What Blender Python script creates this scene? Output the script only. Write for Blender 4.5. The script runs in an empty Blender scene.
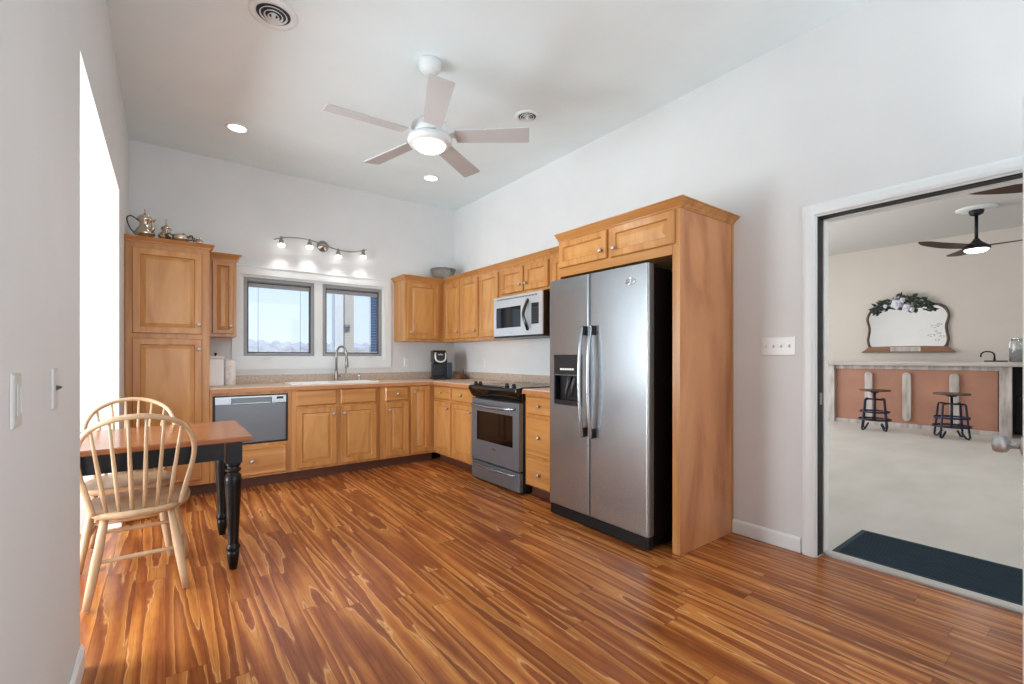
import bpy, bmesh, math, random
from mathutils import Vector, Matrix
random.seed(7)
S = bpy.context.scene
COL = S.collection
PI = math.pi

# ------------------------------------------------------------------ camera
cam = bpy.data.cameras.new('camera')
cam.sensor_width = 36.0
cam.lens = 456.5 / 1024 * 36
cam.shift_y = 15.7 / 1024
cam.clip_start = 0.02
cam_ob = bpy.data.objects.new('camera', cam)
COL.objects.link(cam_ob)
cam_ob.location = (0, 0, 1.178)
cam_ob.rotation_euler = (PI / 2, 0, -math.radians(37.179))
S.camera = cam_ob

# ------------------------------------------------------------------ world, lights, exposure
S.view_settings.view_transform = 'Standard'
S.view_settings.look = 'None'
S.view_settings.gamma = 1
S.view_settings.exposure = 0.07
S.view_settings.use_curve_mapping = False
S.cycles.max_bounces = 10
S.cycles.diffuse_bounces = 6
S.cycles.glossy_bounces = 5
S.cycles.transmission_bounces = 8
S.cycles.transparent_max_bounces = 12
S.cycles.sample_clamp_indirect = 6
S.cycles.use_denoising = True
S.cycles.caustics_reflective = False
S.cycles.caustics_refractive = False

W = bpy.data.worlds.new('sky')
S.world = W
W.use_nodes = True
wn = W.node_tree.nodes; wl = W.node_tree.links
wn.clear()
w_out = wn.new('ShaderNodeOutputWorld'); w_bg = wn.new('ShaderNodeBackground')
w_tc = wn.new('ShaderNodeTexCoord'); w_sep = wn.new('ShaderNodeSeparateXYZ'); w_rmp = wn.new('ShaderNodeValToRGB')
wl.new(w_tc.outputs['Generated'], w_sep.inputs[0]); wl.new(w_sep.outputs['Z'], w_rmp.inputs[0])
w_rmp.color_ramp.elements[0].position = 0.0; w_rmp.color_ramp.elements[0].color = (0.70, 0.83, 0.97, 1)
w_rmp.color_ramp.elements[1].position = 0.6; w_rmp.color_ramp.elements[1].color = (0.34, 0.58, 0.95, 1)
wl.new(w_rmp.outputs[0], w_bg.inputs[0]); wl.new(w_bg.outputs[0], w_out.inputs[0])
w_bg.inputs[1].default_value = 1.15


def light(name, kind, loc, power, rot=(0, 0, 0), size=(1, 1), color=(1, 1, 1), **kw):
    l = bpy.data.lights.new(name, kind)
    l.energy = power; l.color = color
    if kind == 'AREA':
        l.shape = 'RECTANGLE'; l.size, l.size_y = size
    for k, v in kw.items():
        setattr(l, k, v)
    o = bpy.data.objects.new(name, l); COL.objects.link(o)
    o.location = loc; o.rotation_euler = rot
    return o


# area lamps standing in for daylight (nook, rear glazing, lounge), plus an added fill
light('nook_daylight', 'AREA', (-2.17, 3.27, 1.05), 168, (0, -PI / 2, 0), (1.7, 1.6), (0.905, 0.972, 1.0))
light('rear_daylight', 'AREA', (1.4, -2.62, 1.5), 48, (PI / 2, 0, 0), (3.0, 2.2), (0.905, 0.972, 1.0))
light('rear_fill_uplight', 'AREA', (1.6, -1.5, 0.35), 52, (PI, 0, 0), (2.4, 1.8), (0.905, 0.972, 1.0))  # unseen fill added behind the camera, aimed up to brighten the ceiling
light('lounge_daylight', 'AREA', (7.2, 5.8, 1.7), 178, (-PI / 2, 0, 0), (4.0, 2.2), (1.0, 0.985, 0.975))
light('lounge_front_daylight', 'AREA', (5.0, -3.8, 1.6), 78, (PI / 2, 0, 0), (3.0, 2.0), (1.0, 0.985, 0.975))


light('sun', 'SUN', (0, -10, 20), 2.2, (math.radians(45), 0, math.radians(-11)), color=(1, .96, .9), angle=.01)

# ------------------------------------------------------------------ materials
def c8(r, g, b):
    f = lambda v: (v / 255 / 12.92) if v / 255 <= 0.04045 else ((v / 255 + 0.055) / 1.055) ** 2.4
    return (f(r), f(g), f(b), 1)


def mat(name, color, rough=0.5, metal=0.0, spec=0.5, emit=None, emit_s=0, coat=0):
    m = bpy.data.materials.new(name); m.use_nodes = True
    b = m.node_tree.nodes['Principled BSDF']
    b.inputs['Base Color'].default_value = color
    b.inputs['Roughness'].default_value = rough
    b.inputs['Metallic'].default_value = metal
    b.inputs['Specular IOR Level'].default_value = spec
    if coat:
        b.inputs['Coat Weight'].default_value = coat; b.inputs['Coat Roughness'].default_value = 0.15
    if emit:
        b.inputs['Emission Color'].default_value = emit; b.inputs['Emission Strength'].default_value = emit_s
    return m


def nd(m, t, **kw):
    n = m.node_tree.nodes.new(t)
    for k, v in kw.items():
        setattr(n, k, v)
    return n


def lk(m, a, b):
    m.node_tree.links.new(a, b)


def math_n(m, op, a, b=None, c=None):
    n = nd(m, 'ShaderNodeMath', operation=op)
    for i, v in enumerate((a, b, c)):
        if v is None: continue
        if isinstance(v, (int, float)): n.inputs[i].default_value = v
        else: lk(m, v, n.inputs[i])
    return n.outputs[0]


def bsdf(m):
    return m.node_tree.nodes['Principled BSDF']


def ramp(m, fac, stops, mode='LINEAR'):
    r = nd(m, 'ShaderNodeValToRGB')
    r.color_ramp.interpolation = mode
    els = r.color_ramp.elements
    while len(els) < len(stops): els.new(0.5)
    for e, (p, c) in zip(els, stops):
        e.position = p; e.color = c
    lk(m, fac, r.inputs[0])
    return r.outputs[0]


def speckled(name, stops, scale=(1, 1, 1), nscale=5.0, rough=0.5, metal=0.0, detail=4, bump=0, spec=0.5, distort=0.0, coat=0):
    """noise mapped to a colour ramp in object space"""
    m = mat(name, stops[0][1], rough, metal, spec, coat=coat)
    tc = nd(m, 'ShaderNodeTexCoord'); mp = nd(m, 'ShaderNodeMapping'); n = nd(m, 'ShaderNodeTexNoise')
    oi = nd(m, 'ShaderNodeObjectInfo')
    mp.inputs['Scale'].default_value = scale
    n.inputs['Scale'].default_value = nscale; n.inputs['Detail'].default_value = detail; n.inputs['Distortion'].default_value = distort
    cb = nd(m, 'ShaderNodeCombineXYZ')
    r = math_n(m, 'MULTIPLY', oi.outputs['Random'], 17.0)
    for i in range(3): lk(m, r, cb.inputs[i])
    lk(m, cb.outputs[0], mp.inputs['Location'])
    lk(m, tc.outputs['Object'], mp.inputs[0]); lk(m, mp.outputs[0], n.inputs['Vector'])
    lk(m, ramp(m, n.outputs['Fac'], stops), bsdf(m).inputs['Base Color'])
    if bump:
        bp = nd(m, 'ShaderNodeBump'); bp.inputs['Strength'].default_value = bump; bp.inputs['Distance'].default_value = 0.01
        lk(m, n.outputs['Fac'], bp.inputs['Height']); lk(m, bp.outputs[0], bsdf(m).inputs['Normal'])
    return m


def floor_material():
    m = mat('laminate_planks', c8(170, 98, 48), 0.27, 0, 0.36)
    tc = nd(m, 'ShaderNodeTexCoord'); sp = nd(m, 'ShaderNodeSeparateXYZ'); lk(m, tc.outputs['Object'], sp.inputs[0])
    X, Y = sp.outputs[0], sp.outputs[1]
    rx = math_n(m, 'DIVIDE', X, 0.125)
    row = math_n(m, 'FLOOR', rx); fx = math_n(m, 'FRACT', rx)
    wn1 = nd(m, 'ShaderNodeTexWhiteNoise', noise_dimensions='1D'); lk(m, row, wn1.inputs['W'])
    ry = math_n(m, 'DIVIDE', math_n(m, 'ADD', Y, math_n(m, 'MULTIPLY', wn1.outputs['Value'], 2.3)), 1.15)
    pl = math_n(m, 'FLOOR', ry); fy = math_n(m, 'FRACT', ry)
    wn2 = nd(m, 'ShaderNodeTexWhiteNoise', noise_dimensions='2D')
    cb = nd(m, 'ShaderNodeCombineXYZ'); lk(m, row, cb.inputs[0]); lk(m, pl, cb.inputs[1]); lk(m, cb.outputs[0], wn2.inputs['Vector'])
    ID = wn2.outputs['Value']
    # long grain islands: contour bands of a stretched noise, different in every plank
    g = nd(m, 'ShaderNodeCombineXYZ')
    lk(m, math_n(m, 'ADD', math_n(m, 'MULTIPLY', X, 13.0), math_n(m, 'MULTIPLY', ID, 57.0)), g.inputs[0])
    lk(m, math_n(m, 'ADD', math_n(m, 'MULTIPLY', Y, 0.62), math_n(m, 'MULTIPLY', ID, 31.0)), g.inputs[1])
    n1 = nd(m, 'ShaderNodeTexNoise'); n1.inputs['Scale'].default_value = 1.0; n1.inputs['Detail'].default_value = 0.7; n1.inputs['Roughness'].default_value = 0.35
    lk(m, g.outputs[0], n1.inputs['Vector'])
    # little waviness of the contour
    g2 = nd(m, 'ShaderNodeCombineXYZ')
    lk(m, math_n(m, 'MULTIPLY', X, 30.0), g2.inputs[0]); lk(m, math_n(m, 'MULTIPLY', Y, 10.0), g2.inputs[1]); lk(m, ID, g2.inputs[2])
    n2 = nd(m, 'ShaderNodeTexNoise'); n2.inputs['Scale'].default_value = 1.0; n2.inputs['Detail'].default_value = 1.0
    lk(m, g2.outputs[0], n2.inputs['Vector'])
    v = math_n(m, 'ADD', math_n(m, 'MULTIPLY', n1.outputs['Fac'], 4.8), math_n(m, 'MULTIPLY', n2.outputs['Fac'], 0.26))
    v = math_n(m, 'FRACT', math_n(m, 'ADD', v, math_n(m, 'MULTIPLY', ID, 5.0)))
    base = ramp(m, v, [(0.0, c8(226, 168, 110)), (0.04, c8(168, 99, 54)), (0.16, c8(146, 80, 43)), (0.42, c8(164, 94, 49)), (0.66, c8(186, 114, 58)), (0.86, c8(205, 136, 70)), (0.95, c8(201, 131, 69)), (1.0, c8(228, 170, 112))])
    # tint per plank
    tint = ramp(m, ID, [(0.0, (0.76, 0.71, 0.67, 1)), (0.5, (0.94, 0.92, 0.89, 1)), (1.0, (1.08, 1.08, 1.06, 1))])
    mx = nd(m, 'ShaderNodeMix', data_type='RGBA', blend_type='MULTIPLY'); mx.inputs[0].default_value = 1
    lk(m, base, mx.inputs[6]); lk(m, tint, mx.inputs[7])
    # fine pores
    g3 = nd(m, 'ShaderNodeCombineXYZ')
    lk(m, math_n(m, 'MULTIPLY', X, 160.0), g3.inputs[0]); lk(m, math_n(m, 'MULTIPLY', Y, 6.0), g3.inputs[1]); lk(m, ID, g3.inputs[2])
    n3 = nd(m, 'ShaderNodeTexNoise'); n3.inputs['Scale'].default_value = 1.0; n3.inputs['Detail'].default_value = 2
    lk(m, g3.outputs[0], n3.inputs['Vector'])
    pore = ramp(m, n3.outputs['Fac'], [(0.35, (0.80, 0.78, 0.76, 1)), (0.55, (1, 1, 1, 1))])
    mx2 = nd(m, 'ShaderNodeMix', data_type='RGBA', blend_type='MULTIPLY'); mx2.inputs[0].default_value = 1
    lk(m, mx.outputs[2], mx2.inputs[6]); lk(m, pore, mx2.inputs[7])
    # seams
    ex = math_n(m, 'LESS_THAN', math_n(m, 'MINIMUM', fx, math_n(m, 'SUBTRACT', 1.0, fx)), 0.010)
    ey = math_n(m, 'LESS_THAN', math_n(m, 'MINIMUM', fy, math_n(m, 'SUBTRACT', 1.0, fy)), 0.0014)
    seam = math_n(m, 'MAXIMUM', ex, ey)
    mx3 = nd(m, 'ShaderNodeMix', data_type='RGBA', blend_type='MIX')
    lk(m, math_n(m, 'MULTIPLY', seam, 0.55), mx3.inputs[0]); lk(m, mx2.outputs[2], mx3.inputs[6]); mx3.inputs[7].default_value = c8(84, 44, 26)
    lk(m, mx3.outputs[2], bsdf(m).inputs['Base Color'])
    return m


M = {}
M['wall'] = speckled('white_wall_paint', [(0.3, c8(219, 221, 222)), (0.7, c8(223, 225, 226))], nscale=3, rough=0.85, spec=0.2)
M['lounge_ceiling'] = mat('soft_gray_ceiling_paint', c8(208, 207, 206), 0.9)
M['nook'] = speckled('darkened_white_nook_paint', [(0.3, c8(196, 199, 201)), (0.7, c8(201, 204, 206))], nscale=3, rough=0.85, spec=0.2)  # white wall paint darkened to offset overexposure by the nook light
M['ceiling'] = speckled('ceiling_paint', [(0.3, c8(228, 240, 244)), (0.7, c8(232, 244, 247))], nscale=3, rough=0.9, spec=0.15)
M['trim'] = mat('white_trim_paint', c8(230, 235, 237), 0.4)
M['floor'] = floor_material()
M['maple'] = speckled('maple_veneer', [(0.25, c8(170, 112, 60)), (0.5, c8(190, 134, 76)), (0.75, c8(203, 150, 90))], (16, 16, 1.1), 1.0, 0.27, detail=5, distort=0.6, spec=0.5)
M['maple_h'] = speckled('maple_veneer_level_grain', [(0.25, c8(170, 112, 60)), (0.5, c8(190, 134, 76)), (0.75, c8(203, 150, 90))], (1.1, 16, 16), 1.0, 0.27, detail=5, distort=0.6, spec=0.5)
M['maple_panel'] = speckled('maple_door_panel', [(0.25, c8(180, 122, 66)), (0.5, c8(197, 143, 84)), (0.75, c8(208, 157, 97))], (6, 6, 1.6), 1.0, 0.27, detail=5, distort=1.4, spec=0.5)
M['maple_side'] = speckled('maple_side_panel', [(0.25, c8(160, 100, 62)), (0.45, c8(192, 132, 88)), (0.62, c8(202, 144, 98)), (0.8, c8(208, 152, 106))], (2.4, 2.4, 0.7), 1.0, 0.34, detail=6, distort=2.2, spec=0.45)
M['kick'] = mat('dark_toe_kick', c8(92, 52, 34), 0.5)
M['knob'] = mat('brushed_nickel', c8(196, 192, 188), 0.34, 0.85)
M['steel'] = mat('brushed_stainless_steel', c8(168, 174, 179), 0.24, 0.88)
M['steel_dark'] = mat('slate_stainless_steel', c8(134, 143, 154), 0.33, 0.65)
M['steel_slate'] = mat('dark_slate_steel', c8(112, 115, 119), 0.32, 0.8)
M['handle_steel'] = mat('satin_steel_knob', c8(186, 188, 190), 0.35, 0.6)
M['steel_bright'] = mat('bright_stainless_steel', c8(214, 217, 220), 0.25, 0.55)
M['trim_silver'] = mat('pale_silver_plastic', c8(226, 226, 226), 0.25, 0.3)
M['chrome'] = mat('polished_chrome', c8(215, 215, 217), 0.12, 1.0)
M['nickel'] = mat('satin_nickel', c8(160, 154, 148), 0.28, 1.0)
M['silver'] = mat('tarnished_silver', c8(206, 192, 176), 0.16, 1.0)
M['black'] = mat('black_plastic', c8(20, 20, 22), 0.35)
M['black_gloss'] = mat('black_glass', c8(12, 12, 14), 0.06, 0, 0.6)
M['black_paint'] = mat('black_furniture_paint', c8(9, 9, 11), 0.28, 0, 0.35)
M['dark_gray'] = mat('charcoal_plastic', c8(62, 62, 64), 0.4)
M['counter'] = speckled('beige_laminate', [(0.3, c8(196, 168, 142)), (0.5, c8(214, 190, 166)), (0.7, c8(224, 204, 184))], nscale=70, rough=0.35, detail=5)
M['splash'] = speckled('beige_stone_laminate', [(0.3, c8(172, 152, 134)), (0.5, c8(192, 174, 158)), (0.7, c8(206, 190, 176))], nscale=60, rough=0.4, detail=5)
M['edge'] = speckled('wood_counter_edge', [(0.3, c8(172, 112, 70)), (0.7, c8(196, 140, 96))], (3, 3, 20), 1.0, 0.4)
M['sink'] = mat('white_enamel', c8(240, 240, 238), 0.2)
M['white'] = mat('white_plastic', c8(238, 238, 238), 0.35)
M['plate_shaded'] = mat('shaded_white_switch_plate', c8(206, 206, 206), 0.3)  # white plate with the left wall's dimmer light put into its colour
M['plate'] = mat('white_switch_plate', c8(226, 226, 226), 0.3)
M['fan_white'] = mat('white_fan_paint', c8(222, 227, 228), 0.45)
M['fan_blade'] = mat('pale_gray_blade', c8(190, 191, 192), 0.5)
M['glow'] = mat('lit_diffuser', c8(255, 250, 240), 0.5, emit=(1, 0.97, 0.92, 1), emit_s=4.0)
M['glow_soft'] = mat('lit_bulb', c8(255, 250, 240), 0.5, emit=(1, 0.97, 0.92, 1), emit_s=6.0)
M['oak_light'] = speckled('pale_varnished_wood', [(0.3, c8(182, 149, 113)), (0.7, c8(206, 176, 142))], (14, 14, 2), 1.0, 0.35, detail=4)
M['table_top'] = speckled('honey_table_top', [(0.3, c8(132, 74, 40)), (0.5, c8(156, 94, 53)), (0.75, c8(172, 110, 64))], (1.2, 14, 14), 1.0, 0.2, detail=5, distort=0.6)
M['sash'] = mat('gray_window_sash', c8(150, 152, 154), 0.4)
M['sash_dark'] = mat('dark_window_gasket', c8(66, 68, 72), 0.5)
M['slat'] = mat('white_blind_slat', c8(225, 230, 236), 0.5)
M['aluminium'] = mat('aluminium_sill', c8(200, 200, 198), 0.4, 0.6)
M['gasket'] = mat('black_weatherstrip', c8(22, 20, 20), 0.6)
M['concrete'] = speckled('pale_concrete', [(0.3, c8(190, 189, 184)), (0.5, c8(197, 196, 191)), (0.7, c8(203, 202, 198))], (1, 2.2, 1), 1.6, 0.45, detail=6)
M['beige_wall'] = speckled('beige_wall_paint', [(0.3, c8(206, 200, 193)), (0.7, c8(210, 204, 197))], nscale=2, rough=0.9, spec=0.2)
M['terracotta'] = speckled('terracotta_board', [(0.3, c8(160, 116, 98)), (0.7, c8(176, 128, 106))], nscale=3, rough=0.6, detail=4)
M['rustic'] = speckled('whitewashed_wood', [(0.3, c8(150, 142, 138)), (0.5, c8(184, 178, 174)), (0.7, c8(204, 199, 195))], (12, 12, 2), 1.2, 0.7, detail=6)
M['rustic_h'] = speckled('whitewashed_bar_top', [(0.3, c8(150, 144, 140)), (0.5, c8(178, 173, 169)), (0.7, c8(196, 191, 187))], (12, 1.2, 12), 1.2, 0.6, detail=6)
M['mat_rubber'] = speckled('dark_teal_ribbed_mat', [(0.3, c8(10, 38, 52)), (0.7, c8(20, 54, 70))], (60, 3, 3), 2.0, 0.85, detail=3)
M['navy_steel'] = mat('navy_powder_coat', c8(30, 34, 60), 0.4, 0.3)
M['stool_wood'] = mat('dark_stool_seat', c8(84, 58, 46), 0.4)
M['bronze'] = mat('dark_bronze', c8(36, 38, 48), 0.4, 0.5)
M['walnut'] = speckled('walnut_blade', [(0.3, c8(46, 30, 26)), (0.7, c8(74, 46, 38))], (3, 20, 20), 1.0, 0.45)
M['mirror'] = mat('silvered_glass', (0.92, 0.93, 0.93, 1), 0.02, 1.0)
M['mirror_frame'] = speckled('worn_dark_frame', [(0.3, c8(74, 58, 50)), (0.7, c8(104, 84, 74))], nscale=9, rough=0.5)
M['mirror_base'] = speckled('reddish_wood', [(0.3, c8(128, 88, 66)), (0.7, c8(152, 108, 82))], (2, 14, 14), 1.0, 0.5)
M['leaf'] = speckled('dark_foliage', [(0.3, c8(30, 46, 40)), (0.7, c8(66, 84, 70))], nscale=20, rough=0.7)
M['petal'] = mat('pale_blue_petal', c8(214, 218, 234), 0.7)
M['ink'] = mat('black_decal', c8(60, 62, 66), 0.6)
M['brown'] = mat('brown_wood_box', c8(120, 78, 52), 0.5)
M['towel'] = speckled('printed_paper_towel', [(0.45, c8(238, 236, 234)), (0.62, c8(226, 214, 208)), (0.7, c8(200, 212, 214))], nscale=18, rough=0.9)
M['navy_wall'] = mat('blue_painted_board', c8(60, 92, 132), 0.6)
M['post_white'] = mat('white_porch_paint', c8(240, 240, 240), 0.6)
M['post_tan'] = mat('tan_siding', c8(214, 204, 190), 0.7)
M['hills'] = speckled('hazy_winter_trees', [(0.35, c8(176, 172, 178)), (0.6, c8(198, 198, 204))], (0.25, 0.25, 0.4), 1.0, 1.0, detail=6)  # distance haze is mixed into these pale tree tones
M['grass'] = speckled('winter_grass', [(0.3, c8(150, 146, 120)), (0.7, c8(180, 172, 146))], nscale=0.2, rough=1.0)

# clear glass that lets light pass
gm = bpy.data.materials.new('window_glass'); gm.use_nodes = True; M['glass'] = gm
nt = gm.node_tree; nt.nodes.clear()
go = nt.nodes.new('ShaderNodeOutputMaterial'); gt = nt.nodes.new('ShaderNodeBsdfTransparent'); gg = nt.nodes.new('ShaderNodeBsdfGlossy'); gx = nt.nodes.new('ShaderNodeMixShader')
gg.inputs['Roughness'].default_value = 0.02; gx.inputs[0].default_value = 0.02
nt.links.new(gt.outputs[0], gx.inputs[1]); nt.links.new(gg.outputs[0], gx.inputs[2]); nt.links.new(gx.outputs[0], go.inputs[0])
M['bowl_glass'] = mat('cut_glass', c8(244, 242, 238), 0.12); bsdf(M['bowl_glass']).inputs['Transmission Weight'].default_value = 0.85
M['jar_glass'] = mat('jar_glass', c8(235, 240, 240), 0.08); bsdf(M['jar_glass']).inputs['Transmission Weight'].default_value = 0.8
M['tank'] = mat('smoky_water_tank', c8(70, 84, 100), 0.1, 0, 0.6); bsdf(M['tank']).inputs['Transmission Weight'].default_value = 0.3


# ------------------------------------------------------------------ mesh helpers
class MB:
    def __init__(s):
        s.v = []; s.f = []; s.sm = []

    def add(s, vs, fs, smooth=False):
        o = len(s.v); s.v += [tuple(p) for p in vs]
        for f in fs:
            s.f.append(tuple(i + o for i in f)); s.sm.append(smooth)
        return s

    def box(s, x0, y0, z0, x1, y1, z1):
        x0, x1 = min(x0, x1), max(x0, x1); y0, y1 = min(y0, y1), max(y0, y1); z0, z1 = min(z0, z1), max(z0, z1)
        v = [(x, y, z) for z in (z0, z1) for y in (y0, y1) for x in (x0, x1)]
        return s.add(v, [(0, 2, 3, 1), (4, 5, 7, 6), (0, 1, 5, 4), (2, 6, 7, 3), (0, 4, 6, 2), (1, 3, 7, 5)])

    def rings(s, rings, cap0=True, cap1=True, smooth=True):
        """closed loops of equal length joined in order"""
        n = len(rings[0]); v = [p for r in rings for p in r]; f = []
        for k in range(len(rings) - 1):
            a, b = k * n, (k + 1) * n
            for i in range(n):
                j = (i + 1) % n
                f.append((a + i, a + j, b + j, b + i))
        o = len(s.v)
        s.add(v, f, smooth)
        if cap0: s.f.append(tuple(o + i for i in reversed(range(n)))); s.sm.append(False)
        if cap1: s.f.append(tuple(o + (len(rings) - 1) * n + i for i in range(n))); s.sm.append(False)
        return s

    def lathe(s, prof, c=(0, 0, 0), n=24, axis='z', cap0=True, cap1=True):
        """prof = [(radius, height)]"""
        R = []
        for r, h in prof:
            ring = []
            for i in range(n):
                a = 2 * PI * i / n
                p = (r * math.cos(a), r * math.sin(a), h)
                if axis == 'x': p = (p[2], p[0], p[1])
                elif axis == '-y': p = (p[0], -p[2], p[1])
                elif axis == 'y': p = (p[1], p[2], p[0])
                ring.append((p[0] + c[0], p[1] + c[1], p[2] + c[2]))
            R.append(ring)
        return s.rings(R, cap0, cap1)

    def tube(s, pts, r, n=10, closed=False, flat=1.0):
        """tube along points; r number or list; flat scales the second cross axis"""
        P = [Vector(p) for p in pts]; N = len(P)
        rr = r if isinstance(r, (list, tuple)) else [r] * N
        T = []
        for i in range(N):
            if closed: t = P[(i + 1) % N] - P[i - 1]
            else: t = P[min(i + 1, N - 1)] - P[max(i - 1, 0)]
            T.append(t.normalized())
        u = T[0].cross(Vector((0, 0, 1)))
        if u.length < 0.1: u = T[0].cross(Vector((0, 1, 0)))
        u.normalize(); R = []
        for i in range(N):
            u = (u - T[i] * u.dot(T[i])).normalized(); w = T[i].cross(u)
            R.append([tuple(P[i] + (u * math.cos(a) + w * math.sin(a) * flat) * rr[i]) for a in [2 * PI * k / n for k in range(n)]])
        if closed:
            R.append(R[0]); return s.rings(R, False, False)
        return s.rings(R)

    def cyl(s, p0, p1, r0, r1=None, n=16):
        return s.tube([p0, p1], [r0, r0 if r1 is None else r1], n)

    def prism(s, poly, d0, d1, axis='z', smooth=False):
        """polygon in 2D extruded along an axis: z -> (a,b,d); y -> (a,d,b); x -> (d,a,b)"""
        def P(a, b, d): return {'z': (a, b, d), 'y': (a, d, b), 'x': (d, a, b)}[axis]
        return s.rings([[P(a, b, d0) for a, b in poly], [P(a, b, d1) for a, b in poly]], smooth=smooth)

    def panel(s, x0, z0, x1, z1, loops, yb=0.0):
        """stepped rectangular relief facing -y; loops = [(inset, y)], first one is the back outline"""
        R = [[(x0 + i, y, z0 + i), (x1 - i, y, z0 + i), (x1 - i, y, z1 - i), (x0 + i, y, z1 - i)] for i, y in loops]
        return s.rings(R, True, True, False)

    def sphere(s, c, r, n=12, m=8, sc=(1, 1, 1)):
        R = []
        for k in range(m + 1):
            t = PI * k / m; q = max(math.sin(t), 0.01)
            R.append([(c[0] + r * sc[0] * q * math.cos(2 * PI * i / n), c[1] + r * sc[1] * q * math.sin(2 * PI * i / n), c[2] - r * sc[2] * math.cos(t)) for i in range(n)])
        return s.rings(R)

    def xf(s, mtx):
        s.v = [tuple(mtx @ Vector(p)) for p in s.v]; return s

    def mesh(s, name, m, fix=True):
        me = bpy.data.meshes.new(name); me.from_pydata(s.v, [], s.f); me.validate()
        if len(me.polygons) == len(s.sm):
            me.polygons.foreach_set('use_smooth', s.sm)
        bm = bmesh.new(); bm.from_mesh(me); bmesh.ops.recalc_face_normals(bm, faces=bm.faces); bm.to_mesh(me); bm.free()
        me.materials.append(M[m] if isinstance(m, str) else m); me.update()
        return me

    def build(s, name, m, parent=None, bevel=0.0, seg=2):
        o = bpy.data.objects.new(name, s.mesh(name, m)); COL.objects.link(o)
        if parent is not None: o.parent = parent
        if bevel:
            b = o.modifiers.new('bevel', 'BEVEL'); b.width = bevel; b.segments = seg; b.limit_method = 'ANGLE'; b.angle_limit = math.radians(40)
        return o


def tag(o, label, cat, group=None):
    o['label'] = label; o['category'] = cat
    if group: o['group'] = group
    return o


def thing(name, label, cat, loc=(0, 0, 0), rz=0, group=None):
    o = bpy.data.objects.new(name, None); o.empty_display_size = 0.1; COL.objects.link(o)
    o.location = loc; o.rotation_euler = (0, 0, rz)
    return tag(o, label, cat, group)


def struct(o):
    o['kind'] = 'structure'; return o


def copy_tree(o, parent=None):
    c = o.copy(); COL.objects.link(c)
    if parent is not None: c.parent = parent
    for ch in list(o.children): copy_tree(ch, c)
    return c


def lerp(a, b, t): return a + (b - a) * t


def spline(pts, k=6):
    """Catmull-Rom through points"""
    P = [Vector(p) for p in pts]; out = []
    for i in range(len(P) - 1):
        p0, p1, p2, p3 = P[max(i - 1, 0)], P[i], P[i + 1], P[min(i + 2, len(P) - 1)]
        for j in range(k):
            t = j / k
            out.append(0.5 * ((2 * p1) + (p2 - p0) * t + (2 * p0 - 5 * p1 + 4 * p2 - p3) * t * t + (3 * p1 - p0 - 3 * p2 + p3) * t ** 3))
    out.append(P[-1]); return [tuple(p) for p in out]


# ------------------------------------------------------------------ room shell
XR, YB, XL, HC = 3.056, 5.298, -0.2585, 3.121
YREAR, NX = -2.8, -2.3
NY0, NY1, NH = 2.363, 4.172, 2.342          # nook opening in the left wall
DY0, DY1, DH = 0.134, 1.056, 2.008          # doorway in the right wall
WX0, WX1, WZ0, WZ1 = 0.60, 2.095, 1.15, 2.03  # window hole in the back wall


def walls(name, boxes, m='wall'):
    b = MB()
    for q in boxes: b.box(*q)
    return struct(b.build(name, m))


struct(MB().box(NX - .1, YREAR - .1, -0.1, XR + 0.075, YB + .15, 0).build('floor', 'floor'))
struct(MB().box(NX - .1, YREAR - .1, HC, XR + .15, YB + .15, HC + .1).build('ceiling', 'ceiling'))
walls('wall_back', [(XL, YB, 0, WX0, YB + .15, HC), (WX1, YB, 0, XR, YB + .15, HC), (WX0, YB, 0, WX1, YB + .15, WZ0), (WX0, YB, WZ1, WX1, YB + .15, HC)])
walls('wall_right', [(XR, DY1 + .02, 0, XR + .15, YB + .15, HC), (XR, YREAR, 0, XR + .15, DY0 - .02, HC), (XR, DY0 - .02, DH + .02, XR + .15, DY1 + .02, HC)])
walls('wall_left', [(XL - .14, YREAR, 0, XL, NY0, HC), (XL - .14, NY0, NH, XL, NY1, HC), (XL - .14, NY1, 0, XL, YB + .15, HC)])
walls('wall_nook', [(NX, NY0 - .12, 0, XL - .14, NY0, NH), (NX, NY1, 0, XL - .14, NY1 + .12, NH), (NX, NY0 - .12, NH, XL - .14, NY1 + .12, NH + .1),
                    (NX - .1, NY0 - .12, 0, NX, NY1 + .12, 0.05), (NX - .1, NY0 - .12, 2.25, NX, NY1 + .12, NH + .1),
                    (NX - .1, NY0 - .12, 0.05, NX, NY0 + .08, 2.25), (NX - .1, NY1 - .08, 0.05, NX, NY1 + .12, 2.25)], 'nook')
walls('wall_rear', [(XL, YREAR - .1, 0, XR, YREAR, 0.3), (XL, YREAR - .1, 2.7, XR, YREAR, HC), (XL, YREAR - .1, .3, -.1, YREAR, 2.7), (2.8, YREAR - .1, .3, XR, YREAR, 2.7)])
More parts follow.
